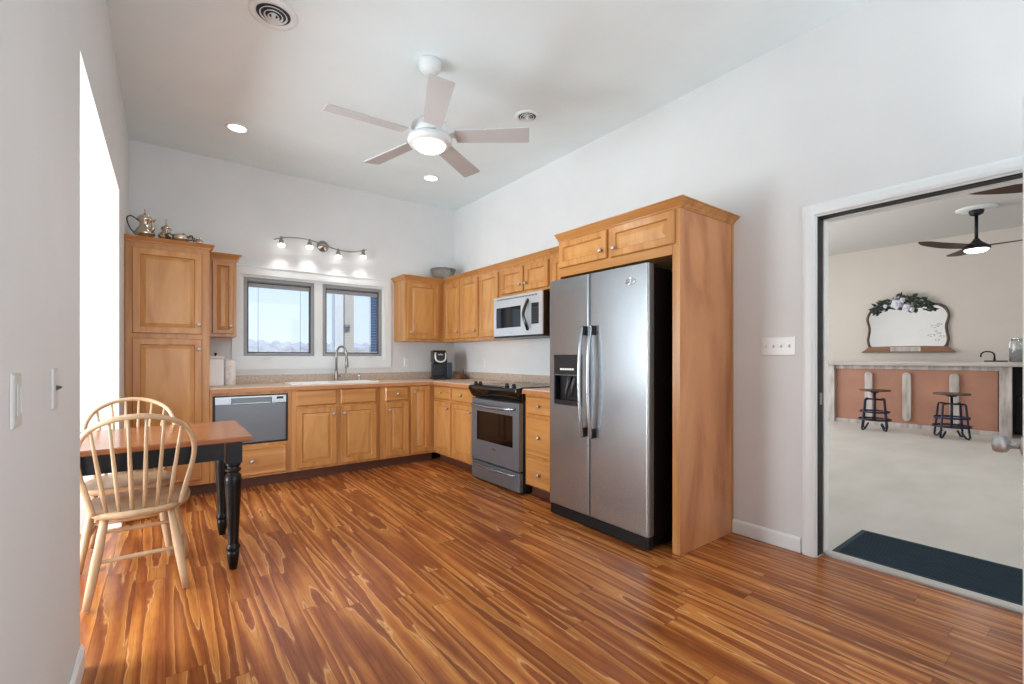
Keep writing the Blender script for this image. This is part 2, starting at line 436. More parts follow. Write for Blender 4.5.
# glazing of the nook and of the rear wall
for nm, ax in (('window_3', 'x'), ('window_4', 'y')):
    root = struct(bpy.data.objects.new(nm, None)); COL.objects.link(root)
    f = MB(); g = MB()
    if ax == 'x':
        for y in (NY0 + .08, (NY0 + NY1) / 2 - .03, NY1 - .14): f.box(NX - .07, y, .05, NX - .02, y + .06, 2.25)
        f.box(NX - .07, NY0 + .08, .05, NX - .02, NY1 - .08, .13); f.box(NX - .07, NY0 + .08, 2.17, NX - .02, NY1 - .08, 2.25)
        g.box(NX - .05, NY0 + .1, .1, NX - .042, NY1 - .1, 2.2)
    else:
        for x in (-.1, 1.32, 2.74): f.box(x, YREAR - .07, .3, x + .06, YREAR - .02, 2.7)
        f.box(-.1, YREAR - .07, .3, 2.8, YREAR - .02, .38); f.box(-.1, YREAR - .07, 2.62, 2.8, YREAR - .02, 2.7)
        g.box(-.08, YREAR - .05, .32, 2.78, YREAR - .042, 2.68)
    f.build('frame', 'trim', root); g.build('pane', 'glass', root)

# baseboards
def baseboard(name, p):
    return struct(p.build(name, 'trim', bevel=0.003))


bb = MB().prism([(0, 0), (0, .092), (-.006, .092), (-.014, .078), (-.014, 0)], DY1 + .085, 1.556, 'y').xf(Matrix.Translation((XR - .0005, 0, 0.0005)))
baseboard('baseboard_right', bb)
bb = MB().prism([(0, 0), (0, .092), (.006, .092), (.014, .078), (.014, 0)], YREAR + .02, NY0, 'y').xf(Matrix.Translation((XL + .0005, 0, 0.0005)))
baseboard('baseboard_left', bb)
bb = MB().prism([(0, 0), (0, .092), (.006, .092), (.014, .078), (.014, 0)], NY1, 4.66, 'y').xf(Matrix.Translation((XL + .0005, 0, 0.0005)))
baseboard('baseboard_left_far', bb)

# back wall window: casing + two casement windows
cz = MB()
for x0, z0, x1, z1 in ((.522, 1.1555, .605, 2.0215), (2.09, 1.1555, 2.172, 2.0215), (.522, 2.022, 2.172, 2.0995), (.522, 1.06, 2.172, 1.155)):
    cz.box(x0, YB - .016, z0, x1, YB - .0005, z1)
cz.box(.510, YB - .022, 2.10, 2.185, YB - .0005, 2.114)
struct(cz.build('trim_1', 'trim'))
fr = MB()
for x0, z0, x1, z1 in ((WX0, WZ0, .625, WZ1), (1.302, WZ0, 1.388, WZ1), (2.068, WZ0, WX1, WZ1), (.625, WZ0, 1.302, 1.196), (.625, 1.998, 1.302, WZ1), (1.388, WZ0, 2.068, 1.196), (1.388, 1.998, 2.068, WZ1)):
    fr.box(x0, YB + .012, z0, x1, YB + .15, z1)
struct(fr.build('trim_2', 'trim'))


def casement(name, x0, x1, lowered, lock_x):
    z0, z1 = 1.196, 1.998; yf = YB + .02
    root = struct(bpy.data.objects.new(name, None)); COL.objects.link(root)
    s = MB(); w = .035
    for a in ((x0, z0, x0 + w, z1), (x1 - w, z0, x1, z1), (x0 + w, z0, x1 - w, z0 + w * .8), (x0 + w, z1 - w * 1.1, x1 - w, z1)):
        s.box(a[0], yf, a[1], a[2], yf + .05, a[3])
    sash = s.build('sash', 'sash', root, .003)
    d = MB(); q = .012
    for a in ((x0 + w, z0 + .03, x0 + w + q, z1 - .04), (x1 - w - q, z0 + .03, x1 - w, z1 - .04), (x0 + w, z0 + .03, x1 - w, z0 + .03 + q), (x0 + w, z1 - .044 - q, x1 - w, z1 - .044)):
        d.box(a[0], yf + .012, a[1], a[2], yf + .05, a[3])
    d.build('gasket', 'sash_dark', sash)
    MB().box(x0 + w, yf + .042, z0 + .03, x1 - w, yf + .046, z1 - .04).build('pane', 'glass', root)
    MB().box(x0 + w + q, yf + .016, z1 - .095, x1 - w - q, yf + .034, z1 - .056).build('blind_rail', 'sash', root)
    c = MB()
    for t in (.2, .8):
        xx = lerp(x0, x1, t); c.cyl((xx, yf + .025, z0 + .04), (xx, yf + .025, z1 - .06), .0016, n=6)
    c.build('blind_cord', 'sash_dark', root)
    if lowered:
        b = MB(); z = z0 + .055
        while z < z1 - .10:
            b.add([(x0 + w + .014, yf + .019, z), (x1 - w - .014, yf + .019, z), (x1 - w - .014, yf + .030, z + .002), (x0 + w + .014, yf + .030, z + .002),
                   (x0 + w + .014, yf + .019, z + .0008), (x1 - w - .014, yf + .019, z + .0008), (x1 - w - .014, yf + .030, z + .0028), (x0 + w + .014, yf + .030, z + .0028)],
                  [(0, 3, 2, 1), (4, 5, 6, 7), (0, 1, 5, 4), (1, 2, 6, 5), (2, 3, 7, 6), (3, 0, 4, 7)])
            z += .019
        sl = b.build('blind_slats', 'slat', root); sl['kind'] = 'stuff'
        MB().box(x0 + w + .014, yf + .016, z0 + .036, x1 - w - .014, yf + .034, z0 + .05).build('bottom_rail', 'slat', root)
    xc = lerp(x0, x1, .28 if not lowered else .72)
    k = MB().box(xc - .035, YB - .004, z0 - .028, xc + .035, YB + .012, z0 - .012); k.tube([(xc - .02, YB - .002, z0 - .016), (xc + .01, YB - .018, z0 - .018), (xc + .06, YB - .018, z0 - .02)], .005, 8)
    k.build('crank', 'trim', root)
    MB().box(lock_x - .008, YB - .004, 1.31, lock_x + .008, YB + .012, 1.40).build('lock', 'trim', root, .003)
    return root


casement('window_1', .625, 1.302, False, 1.322)
casement('window_2', 1.388, 2.068, True, 1.368)

# right doorway: casing, jamb, weatherstrip, sill
JX = XR + .15
def casing_profile(w, t): return [(0, 0), (w, 0), (w, t * .6), (w * .75, t * .85), (w * .3, t), (w * .08, t * .8), (0, t * .5)]


def doorway():
    t = MB(); w = .066
    for s, y in ((1, DY1 + .008), (-1, DY0 - .008)):
        for fx, dr in ((XR, -1), (JX, 1)):
            prof = casing_profile(w, .018)
            t.prism([(fx + dr * q, y + s * p) for p, q in prof], 0.0005, DH + .008 + w, 'z')
    for fx, dr in ((XR, -1), (JX, 1)):
        prof = casing_profile(w, .018)
        t.prism([(fx + dr * q, DH + .008 + p) for p, q in prof], DY0 - .008 - w, DY1 + .008 + w, 'y')
    # jamb boards
    t.box(XR - .001, DY1, 0.0005, JX + .001, DY1 + .02, DH + .02); t.box(XR - .001, DY0 - .02, 0.0005, JX + .001, DY0, DH + .02)
    t.box(XR - .001, DY0, DH, JX + .001, DY1, DH + .02)
    # stops
    t.box(XR + .072, DY1 - .012, 0.02, JX - .012, DY1, DH); t.box(XR + .072, DY0, 0.02, JX - .012, DY0 + .012, DH); t.box(XR + .072, DY0, DH - .012, JX - .012, DY1, DH)
    o = struct(t.build('trim_3', 'trim'))
    g = MB().box(XR + .004, DY1 - .006, .012, XR + .070, DY1 - .0005, DH - .001).box(XR + .004, DY0 + .0005, DH - .006, XR + .070, DY1 - .006, DH - .0005)
    g.build('weatherstrip', 'gasket', o)
    MB().box(XR + .02, DY1 - .009, .90, XR + .05, DY1 - .0062, .97).build('strike_plate', 'knob', o)
    s = MB().prism([(XR + .078, .0005), (JX + .012, .0005), (JX + .012, .008), (JX - .005, .014), (XR + .088, .014), (XR + .078, .008)], DY0 + .001, DY1 - .001, 'y')
    s2 = [(a, b) for a, b in ()]
    struct(s.build('trim_4', 'aluminium'))


doorway()

# the open door, hinged at the near jamb, seen on its latch edge
dang = math.atan2(.173 - DY0, -(XR - 2.14))
door = struct(bpy.data.objects.new('door_1', None)); COL.objects.link(door)
door.location = (XR - .004, DY0, 0); door.rotation_euler = (0, 0, dang)
# local +x runs from hinge to latch; local -y faces the opening side
dl = .913
lv = [(0, .0), (.0, .044)]
db = MB().box(.004, 0.0, .014, dl, .044, 2.003)
dslab = db.build('slab', 'trim', door, .002)
for y, sg in ((0.0, -1), (.044, 1)):
    pnl = MB()
    for (a, b) in ((.12, .42), (.50, .80)):
        for (z0, z1) in ((.22, .80), (.98, 1.60), (1.70, 1.90)):
            pnl.box(a, y + sg * .0002, z0, b, y + sg * .006, z1)
    pnl.build('raised_panel', 'trim', dslab, .004)
    kx = dl - .062
    kb = MB()
    pr = [(.034, 0), (.034, .006), (.028, .010), (.012, .012), (.011, .030), (.016, .036), (.026, .042), (.0285, .052), (.0285, .068), (.024, .074), (.02, .075)]
    kb.lathe([(r, h) for r, h in pr], (0, 0, 0), 24, '-y' if sg < 0 else 'y').xf(Matrix.Translation((kx, y, .893)))
    kb.build('door_knob', 'handle_steel', door)
MB().box(dl, .010, .86, dl + .0015, .034, .95).build('latch_plate', 'knob', door)

# ------------------------------------------------------------------ kitchen cabinets
knob_me = MB().lathe([(.006, 0), (.005, .012), (.009, .016), (.0145, .02), (.0155, .025), (.012, .030), (.004, .032)], (0, 0, 0), 14, '-y').mesh('knob', 'knob')


def knob(parent, x, z, y):
    o = bpy.data.objects.new('knob', knob_me); COL.objects.link(o); o.parent = parent; o.location = (x, y, z); return o


DT = .022


def cab_door(parent, x0, z0, x1, z1, kn=None, st=.055, name='door'):
    w = x1 - x0
    st = min(st, w * .24)
    L = [(0, -.0005), (0, -.014), (.004, -DT), (st - .006, -DT), (st, -DT + .013)]
    d = MB().panel(x0, z0, x1, z1, L).build(name, 'maple', parent)
    e = .014
    MB().panel(x0 + st + .0005, z0 + st + .0005, x1 - st - .0005, z1 - st - .0005, [(0, -.006), (0, -DT + .012), (.004, -DT + .0115), (.028, -DT + .004), (.034, -DT + .004)]).build('raised_panel', 'maple_panel', d)
    if kn: knob(d, kn[0], kn[1], -DT)
    return d


def cab_drawer(parent, x0, z0, x1, z1, kn=True, name='drawer', frame=False):
    if frame:
        st = .03
        L = [(0, -.0005), (0, -.012), (.006, -DT), (.02, -DT), (.026, -DT + .004)]
    else:
        L = [(0, -.0005), (0, -.008), (.004, -.013), (.012, -DT)]
    d = MB().panel(x0, z0, x1, z1, L).build(name, 'maple_h', parent)
    if kn: knob(d, (x0 + x1) / 2, (z0 + z1) / 2, -DT)
    return d


def body(parent, w, z0, z1, depth, m='maple', rails=(), toe=False, holes=None):
    b = MB().box(0, 0.0, z0, w, depth, z1)
    o = b.build('carcass', m, parent, .0015)
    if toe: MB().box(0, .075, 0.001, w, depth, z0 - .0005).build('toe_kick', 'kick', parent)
    return o


def crown(parent, w, depth, z, left=True, right=True, m='maple_h', h=.05, out=.042, x0=0):
    """moulding along the front (and exposed ends) with its face leaning outwards"""
    prof = [(.0, -h), (.005, -h), (.005, -h * .84), (.010, -h * .80), (out * .34, -h * .62), (out * .62, -h * .40), (out * .78, -h * .24), (out * .80, -h * .22), (out * .80, -h * .16), (out, -h * .12), (out, 0), (.0, 0)]
    b = MB()
    P = []
    for d, dz in prof:
        xl = -d if left else x0; xr = w + d if right else w
        pts = []
        pts.append((xl, depth, z + dz)); pts.append((xl, -d, z + dz)); pts.append((xr, -d, z + dz)); pts.append((xr, depth, z + dz))
        P.append(pts)
    n = len(prof); v = [p for r in P for p in r]; f = []
    for k in range(n):
        k2 = (k + 1) % n
        for i in range(3):
            if (i == 0 and not left) or (i == 2 and not right): continue
            f.append((k * 4 + i, k * 4 + i + 1, k2 * 4 + i + 1, k2 * 4 + i))
    if left: f.append(tuple(k * 4 for k in range(n)))
    else: f.append(tuple(k * 4 + 1 for k in range(n)))
    if right: f.append(tuple(k * 4 + 3 for k in range(n)))
    else: f.append(tuple(k * 4 + 2 for k in range(n)))
    b.add(v, f)
    b.box(x0 + .001 if not left else 0.0, 0.0, z - .004, w, depth, z - .0005)
    return b.build('crown_molding', m, parent)


YF, XF = YB - .61, XR - .61          # front planes of the base cabinets
YU, XU = YB - .33, XR - .33          # front planes of the wall cabinets
G1 = 'maple base cabinets'; G2 = 'maple wall cabinets'
RB = -PI / 2                          # cabinets on the right wall face -x

# tall pantry
px0 = XL + .003; pw = .30 - px0
t = thing('pantry_cabinet', 'tall maple pantry cabinet in the left corner with a silver tea set on top', 'cabinet', (px0, YF, 0))
body(t, pw, .10, 2.095, .605, toe=True)
cab_door(t, .045, 1.375, pw - .055, 2.055, (pw - .075, 1.455))
cab_door(t, .045, .55, pw - .055, 1.335, (pw - .075, 1.25))
cab_drawer(t, .045, .14, pw - .055, .52, False, 'door', True)
crown(t, pw, .22, 2.143, left=False, right=True, h=.048, out=.034)

# wall cabinet left of the window
t = thing('upper_cabinet', 'small single-door maple wall cabinet beside the pantry and left of the windows', 'cabinet', (.302, YU, 0), 0, G2)
body(t, .226, 1.372, 2.09, .328)
cab_door(t, .035, 1.40, .20, 2.06, (.175, 1.47), .04)
crown(t, .226, .328, 2.137, left=False, right=True, h=.047)

# wall cabinet right of the window (runs into the corner)
cx0 = 2.212
t = thing('upper_cabinet', 'single-door maple wall cabinet in the back corner right of the windows', 'cabinet', (cx0, YU, 0), 0, G2)
cw = XU - cx0 - .001
body(t, XR - .003 - cx0, 1.372, 2.09, .328)
cab_door(t, .024, 1.40, .428, 2.06, (.055, 1.475))
crown(t, cw, .328, 2.137, left=True, right=False, h=.047)


def rcab(name, label, y_left, y_right, z0, z1, X, group, doors=(), drawers=(), cr=False, toe=False, depth=None):
    t = thing(name, label, 'cabinet', (X, y_left, 0), RB, group)
    w = y_left - y_right
    body(t, w, z0, z1, (depth or (XR - X)) - .002, toe=toe)
    for (ya, yb, za, zb, kn) in doors: cab_door(t, y_left - ya, za, y_left - yb, zb, (y_left - kn[0], kn[1]) if kn else None)
    for (ya, yb, za, zb) in drawers: cab_drawer(t, y_left - ya, za, y_left - yb, zb)
    if cr: crown(t, w, (depth or (XR - X)) - .002, 2.137, left=False, right=False, h=.047, x0=0 if cr is True else cr)
    return t


rcab('upper_cabinet', 'two-door maple wall cabinet on the right wall beside the corner', YU - .0015, 4.172, 1.372, 2.09, XU, G2,
     [(4.93, 4.578, 1.40, 2.06, (4.615, 1.475)), (4.558, 4.195, 1.40, 2.06, (4.235, 1.475))], cr=.0425)
rcab('upper_cabinet', 'single-door maple wall cabinet just left of the microwave', 4.17, 3.802, 1.372, 2.09, XU, G2, [(4.155, 3.815, 1.40, 2.06, None)], cr=True)
rcab('upper_cabinet', 'short two-door maple wall cabinet directly above the microwave', 3.80, 3.022, 1.792, 2.09, XU, G2,
     [(3.755, 3.40, 1.815, 2.055, (3.435, 1.88)), (3.375, 3.04, 1.815, 2.055, (3.34, 1.88))], cr=True)
rcab('upper_cabinet', 'narrow maple wall cabinet between the microwave and the refrigerator surround', 3.02, 2.608, 1.372, 2.09, XU, G2, [(2.985, 2.66, 1.40, 2.05, None)], cr=True)

# refrigerator surround: over-cabinet with tall end panel
FX = 2.4315
t = thing('refrigerator_cabinet', 'maple refrigerator surround with two overhead doors and a tall end panel', 'cabinet', (FX, 2.605, 0), RB)
w = 2.605 - 1.556
dep = XR - FX - .002
MB().box(0, 0, 1.80, w - .052, dep, 2.072).build('carcass', 'maple_h', t, .0015)
MB().box(0, 0.002, 0.001, .018, dep, 1.799).build('side_panel', 'maple_side', t)
MB().box(w - .02, .002, 0.001, w, dep, 2.072).build('end_panel', 'maple_side', t, .0015)
MB().box(w - .051, 0, 0.001, w - .0005, .0018 + .018, 2.072).build('stile', 'maple', t, .001)
MB().box(w - .001, dep - .022, 0.001, w + .004, dep, 2.072).build('scribe_strip', 'maple', t)
cab_door(t, .02, 1.865, .495, 2.062, (.455, 1.92), .05)
cab_door(t, .53, 1.860, 1.018, 2.062, (.572, 1.915), .05)
crown(t, w, dep, 2.122, left=False, right=True, h=.05, out=.05)

# base cabinets, back wall
t = thing('base_cabinet', 'maple base cabinet left of the sink holding the dishwasher drawer', 'cabinet', (.302, YF, 0), 0, G1)
w = .943 - .302
cb = MB().box(0, 0, .10, w, .607, .40).box(0, 0, .40, .018, .607, .874).box(w - .03, 0, .40, w, .607, .874).box(.018, 0, .845, w - .03, .607, .874).box(.018, .58, .40, w - .03, .607, .845)
cb.build('carcass', 'maple', t)
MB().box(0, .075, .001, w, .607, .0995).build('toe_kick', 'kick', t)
cab_drawer(t, .03, .12, w - .045, .375, True, 'drawer', True)

t = thing('base_cabinet', 'wide maple sink base cabinet with two false drawers and two doors', 'cabinet', (.945, YF, 0), 0, G1)
w = 1.80 - .945
body(t, w, .10, .874, .60, toe=True)
cab_drawer(t, .04, .715, .41, .865, False, 'false_drawer'); cab_drawer(t, .45, .715, .815, .865, False, 'false_drawer')
cab_door(t, .04, .125, .41, .695, (.378, .625)); cab_door(t, .45, .125, .815, .695, (.482, .625))

t = thing('base_cabinet', 'narrow maple base cabinet with one drawer and one door right of the sink', 'cabinet', (1.802, YF, 0), 0, G1)
w = 2.14 - 1.802
body(t, w, .10, .874, .60, toe=True)
cab_drawer(t, .055, .715, .318, .865); cab_door(t, .065, .125, .318, .695, (.095, .625))

t = thing('base_cabinet', 'corner maple base cabinet with one full-height door', 'cabinet', (2.142, YF, 0), 0, G1)
w = XF - 2.142 - .001
body(t, w, .10, .874, .60, toe=True)
cab_door(t, .015, .125, .235, .865, (.045, .80))

# base cabinets, right wall
rcab('base_cabinet', 'two-door maple base cabinet with two drawers between the corner and the range', YF - .001, 3.822, .10, .874, XF, G1,
     [(4.67, 4.30, .125, .695, (4.335, .63)), (4.262, 3.845, .125, .695, (3.88, .63))], [(4.67, 4.30, .715, .865), (4.262, 3.845, .715, .865)], toe=True)
rcab('base_cabinet', 'maple base cabinet with three stacked drawers between the range and the refrigerator', 3.034, 2.608, .10, .874, XF, G1, [],
     [(3.005, 2.65, .705, .855), (3.005, 2.65, .36, .685), (3.005, 2.65, .105, .34)], toe=True)

# countertops with backsplash
CT0, CT1 = .875, .914
def countertop(name, label, poly, edge_pts, splash):
    t = thing(name, label, 'countertop', (0, 0, 0))
    o = MB().prism(poly, CT0, CT1).build('slab', 'counter', t, .003)
    e = MB()
    for (x0, y0, x1, y1) in edge_pts: e.box(x0, y0, CT0 - .002, x1, y1, CT1 - .006)
    e.build('front_edge', 'edge', t, .002)
    s = MB()
    for q in splash: s.box(*q)
    s.build('backsplash', 'splash', t, .002)
    return t


fo = .03
# the long top has a rectangular cut-out for the sink: four pieces of one mesh
t = thing('countertop', 'long beige laminate countertop running round the back corner to the range', 'countertop')
b = MB(); SX0, SX1, SY0, SY1 = .985, 1.815, 4.80, 5.18
yfront = YF - fo; xfront = XF - fo
b.box(.302, yfront, CT0, SX0, YB - .001, CT1).box(SX1, yfront, CT0, XR - .001, YB - .001, CT1).box(SX0, yfront, CT0, SX1, SY0, CT1).box(SX0, SY1, CT0, SX1, YB - .001, CT1)
b.box(xfront, 3.818, CT0, XR - .001, yfront, CT1)
b.build('slab', 'counter', t)
MB().box(.302, yfront - .006, CT0 - .002, xfront - .006, yfront - .0003, CT1 - .008).box(xfront - .006, 3.818, CT0 - .002, xfront - .0003, yfront - .0003, CT1 - .008).build('front_edge', 'edge', t)
MB().box(.302, YB - .02, CT1 + .0003, XR - .001, YB - .001, 1.0).box(XR - .02, 3.818, CT1 + .0003, XR - .001, YB - .021, 1.0).build('backsplash', 'splash', t, .002)
t = thing('countertop', 'short piece of beige countertop between the range and the refrigerator', 'countertop')
MB().box(xfront, 2.608, CT0, XR - .001, 3.036, CT1).build('slab', 'counter', t)
MB().box(xfront - .006, 2.608, CT0 - .002, xfront - .0003, 3.036, CT1 - .008).build('front_edge', 'edge', t)
MB().box(XR - .02, 2.608, CT1 + .0003, XR - .001, 3.816, 1.0).build('backsplash', 'splash', t, .002)

# dishwasher drawer
t = thing('dishwasher_drawer', 'stainless steel single-drawer dishwasher under the counter left of the sink', 'dishwasher', (.325, YF, 0))
w = .58
MB().box(0, .0, .405, w, .56, .842).build('chassis', 'black', t)
MB().box(.012, -.022, .418, w - .012, -.0005, .765).build('drawer_front', 'steel_slate', t, .004)
cp = MB().box(.012, -.026, .768, .13, -.0005, .834).box(.45, -.026, .768, w - .012, -.0005, .834).box(.13, -.026, .822, .45, -.0005, .834)
cp.prism([(.13, .768), (.45, .768), (.43, .775), (.15, .775)], -.026, -.0005, 'y')
ctl = cp.build('control_panel', 'steel', t)
MB().box(.131, -.008, .775, .449, -.001, .8215).build('handle_recess', 'steel_slate', ctl)
MB().box(.49, -.027, .80, .545, -.0262, .822).build('display', 'black', ctl)

# sink with two bowls
t = thing('sink', 'white double-bowl drop-in sink under the windows', 'sink', (0, 0, 0))
b = MB(); rz0, rz1 = CT1 + .0005, CT1 + .012
x0, x1, y0, y1 = .965, 1.835, 4.782, 5.198
bl = [(x0 + .03, 1.385, y0 + .03, y1 - .09), (1.415, x1 - .03, y0 + .03, y1 - .09)]
b.box(x0, y0, rz0, bl[0][0], y1, rz1).box(bl[1][1], y0, rz0, x1, y1, rz1).box(bl[0][0], y0, rz0, bl[1][1], bl[0][2], rz1).box(bl[0][0], bl[0][3], rz0, bl[1][1], y1, rz1).box(bl[0][1], bl[0][2], rz0, bl[1][0], bl[0][3], rz1)
b.build('rim', 'sink', t)
for (a, c, d, e) in bl:
    q = MB(); wt = .006; zb = .72
    # open bowl inside the cut-out (sits above the cabinet's worktop void)
    q.box(a - wt, d - wt, .878, a, e + wt, rz0 - .0002).box(c, d - wt, .878, c + wt, e + wt, rz0 - .0002).box(a, d - wt, .878, c, d, rz0 - .0002).box(a, e, .878, c, e + wt, rz0 - .0002).box(a - wt, d - wt, .8752, c + wt, e + wt, .8778)
    bo = q.build('bowl', 'sink', t)
    MB().lathe([(.045, .8782), (.045, .881), (.03, .8825), (.01, .8822)], ((a + c) / 2, (d + e) / 2, 0), 20).build('drain', 'chrome', bo)

# faucet
fx, fy, fz = 1.49, 5.15, CT1 + .0125
t = thing('faucet', 'tall brushed nickel pull-down kitchen faucet behind the sink', 'faucet', (fx, fy, fz))
dv = Vector((.62, -.78, 0))
MB().prism([(.13 * math.cos(a) if abs(math.cos(a)) < 2 else 0, .03 * math.sin(a)) for a in [2 * PI * k / 28 for k in range(28)]], .0002, .006).build('deck_plate', 'nickel', t)
MB().lathe([(.028, .0062), (.026, .014), (.021, .03), (.019, .09), (.017, .10), (.015, .105)], (0, 0, 0), 20).build('body', 'nickel', t)
arc = [(0, 0, .10), (0, 0, .27)]
for k in range(1, 12):
    a = PI * k / 11
    p = dv * (.064 * (1 - math.cos(a)))
    arc.append((p.x, p.y, .27 + .105 * math.sin(a)))
p = dv * .128; arc.append((p.x, p.y, .25))
MB().tube(arc, .012, 14).build('spout', 'nickel', t)
MB().lathe([(.013, 0), (.016, -.01), (.019, -.07), (.021, -.10), (.018, -.105)], (p.x, p.y, .25), 16).build('spray_head', 'nickel', t)
hn = MB().cyl((.018, 0, .05), (.045, -.004, .052), .011); hn.tube([(.04, -.004, .052), (.075, -.012, .06), (.098, -.016, .085), (.10, -.016, .15)], [.009, .009, .007, .005], 10)
hn.build('lever_handle', 'nickel', t)

t = thing('soap_dispenser', 'small chrome soap dispenser on the sink deck right of the faucet', 'soap dispenser', (1.74, 5.15, fz))
MB().lathe([(.026, 0), (.026, .004), (.02, .008), (.016, .03), (.012, .034), (.011, .06), (.014, .064), (.014, .076), (.006, .08)], (0, 0, 0), 18).build('pump', 'chrome', t)
MB().tube([(0, 0, .07), (-.02, -.035, .075), (-.035, -.06, .064)], [.007, .006, .005], 8).build('nozzle', 'chrome', t)

# ------------------------------------------------------------------ range
RX = 2.39
t = thing('range', 'slide-in stainless steel electric range with black glass top between base cabinets', 'range', (XF, 3.812, 0), RB)
w = 3.812 - 3.044; q = RX - XF          # local y of the door face (negative = out into the room)
MB().box(.004, 0.0, .02, w - .004, .585, .896).build('body', 'black', t, .002)
MB().box(.006, -.012, .02, w - .006, -.0005, .80).build('side_frame', 'black', t)
fp = MB()
for a in (.05, w - .05):
    for d in (.05, .5): fp.cyl((a, d, .0005), (a, d, .0195), .018)
fp.build('foot', 'black', t)
MB().box(-.012, .0, .9165, w + .012, .575, .924).build('cooktop', 'black_gloss', t, .002)
ct = t.children[-1]
for (a, d, r) in ((.2, .17, .1), (.57, .17, .085), (.2, .42, .08), (.57, .42, .1)):
    MB().lathe([(r, .9242), (r, .9244), (r - .004, .9245), (r - .004, .9242)], (a, d, 0), 32, cap0=False, cap1=False).build('burner_ring', 'dark_gray', ct)
# control console: leaning front, rolled nose
con = MB().prism([(-.001, .80), (-.04, .80), (-.055, .815), (-.095, .885), (-.092, .905), (-.078, .915), (-.001, .925)], .004, w - .004, 'x')
cons = con.build('control_console', 'black_gloss', t, .004)
MB().prism([(-.078, .9165), (-.018, .9215), (-.018, .924), (-.078, .919)], .23, w - .25, 'x').build('display', 'black', cons)
kk = MB().lathe([(.021, 0), (.021, .008), (.017, .012), (.016, .028), (.012, .031)], (0, 0, 0), 18)
km = kk.mesh('control_knob', 'black')
for a in (.075, .15, w - .19, w - .09):
    o = bpy.data.objects.new('control_knob', km); COL.objects.link(o); o.parent = cons; o.location = (a, -.048, .9205); o.rotation_euler = (math.radians(5), 0, 0)
dz0, dz1 = .205, .785
dr = MB().panel(.008, dz0, w - .008, dz1, [(0, -.0125), (0, q + .012), (.006, q), (.085, q)])
# window cut: build as frame ring
df = MB()
a0, a1, b0, b1 = .008, w - .008, dz0, dz1
i0, i1, j0, j1 = .098, w - .098, .395, .672
df.box(a0, q, b0, i0, -.0125, b1).box(i1, q, b0, a1, -.0125, b1).box(i0, q, b0, i1, -.0125, j0).box(i0, q, j1, i1, -.0125, b1)
od = df.build('oven_door', 'steel_dark', t)
MB().box(i0 + .0004, q + .004, j0 + .0004, i1 - .0004, q + .012, j1 - .0004).build('oven_window', 'black_gloss', od)
hb = MB().tube([(.06, q, .735), (.07, q - .03, .733), (.2, q - .048, .728), (w / 2, q - .054, .726), (w - .2, q - .048, .728), (w - .07, q - .03, .733), (w - .06, q, .735)], .013, 12)
hb.build('handle', 'steel', od)
MB().box(w / 2 - .03, q - .002, .325, w / 2 + .03, q - .0002, .352).build('badge', 'steel', od, .001)
dd = MB().box(.008, q + .002, .025, w - .008, -.0125, .188).build('storage_drawer', 'steel_dark', t, .003)
MB().tube([(.05, q + .002, .165), (.08, q - .018, .163), (w / 2, q - .036, .158), (w - .08, q - .018, .163), (w - .05, q + .002, .165)], .010, 10).build('drawer_handle', 'steel', dd)

# ------------------------------------------------------------------ microwave
MX = 2.65
t = thing('microwave', 'stainless over-the-range microwave with a curved black handle', 'microwave', (MX, 3.80, 0), RB)
w = .752; z0, z1 = 1.385, 1.775
MB().box(.0, .0142, z0, w, XR - MX - .004, z1 + .001).build('case', 'black', t, .002)
dm = MB(); dw = .575
i0, i1, j0, j1 = .045, .44, z0 + .085, z0 + .285
dm.box(0, 0, z0 + .004, i0, .014, z1).box(i1, 0, z0 + .004, w, .014, z1).box(i0, 0, z0 + .004, i1, .014, j0).box(i0, 0, j1, i1, .014, z1)
face = dm.build('front', 'steel_bright', t)
MB().box(i0 + .0004, .003, j0 + .0004, i1 - .0004, .010, j1 - .0004).build('window', 'black_gloss', face)
MB().box(.60, -.003, z0 + .10, .70, -.0003, z0 + .29).build('keypad', 'black', face, .001)
kp = MB()
for r in range(6):
    for c in range(3): kp.box(.609 + c * .03, -.0042, z0 + .115 + r * .024, .631 + c * .03, -.0031, z0 + .131 + r * .024)
kp.build('keys', 'dark_gray', face)
vs = MB()
for k in range(14): vs.box(.06 + k * .045, -.001, z1 - .032, .095 + k * .045, -.0002, z1 - .02)
vs.build('vent_slots', 'dark_gray', face)
MB().tube(spline([(.545, 0, z0 + .05), (.555, -.03, z0 + .10), (.535, -.045, z0 + .19), (.555, -.03, z0 + .28), (.545, 0, z0 + .33)], 5), [.016] * 21, 10, flat=.7).build('handle', 'black_gloss', face)
MB().box(.27, -.0015, z0 + .03, .30, -.0003, z0 + .055).build('badge', 'chrome', face)
MB().box(.004, .002, z0 - .012, w - .004, XR - MX - .01, z0 - .0005).build('underside_vent', 'black', t)

# ------------------------------------------------------------------ refrigerator
t = thing('refrigerator', 'side-by-side stainless steel refrigerator with ice dispenser and twin handles', 'refrigerator', (2.31, 2.580, 0), RB)
w = .888; zt = 1.752
MB().box(.004, .062, .02, w - .004, .70, 1.735).build('cabinet', 'black_paint', t, .004)
gl = MB().box(.006, .012, .012, w - .006, .0615, .085)
for k in range(5): gl.box(.02, .006, .022 + k * .012, w - .02, .0115, .028 + k * .012)
gl.build('grille', 'black', t)
ft = MB()
for a in (.06, w - .06):
    for d in (.1, .62): ft.cyl((a, d, .0005), (a, d, .0195), .02)
ft.build('foot', 'black', t)
sp_ = .405
# freezer door with dispenser opening
i0, i1, j0, j1 = .055, .345, .835, 1.20
fdz0 = .095


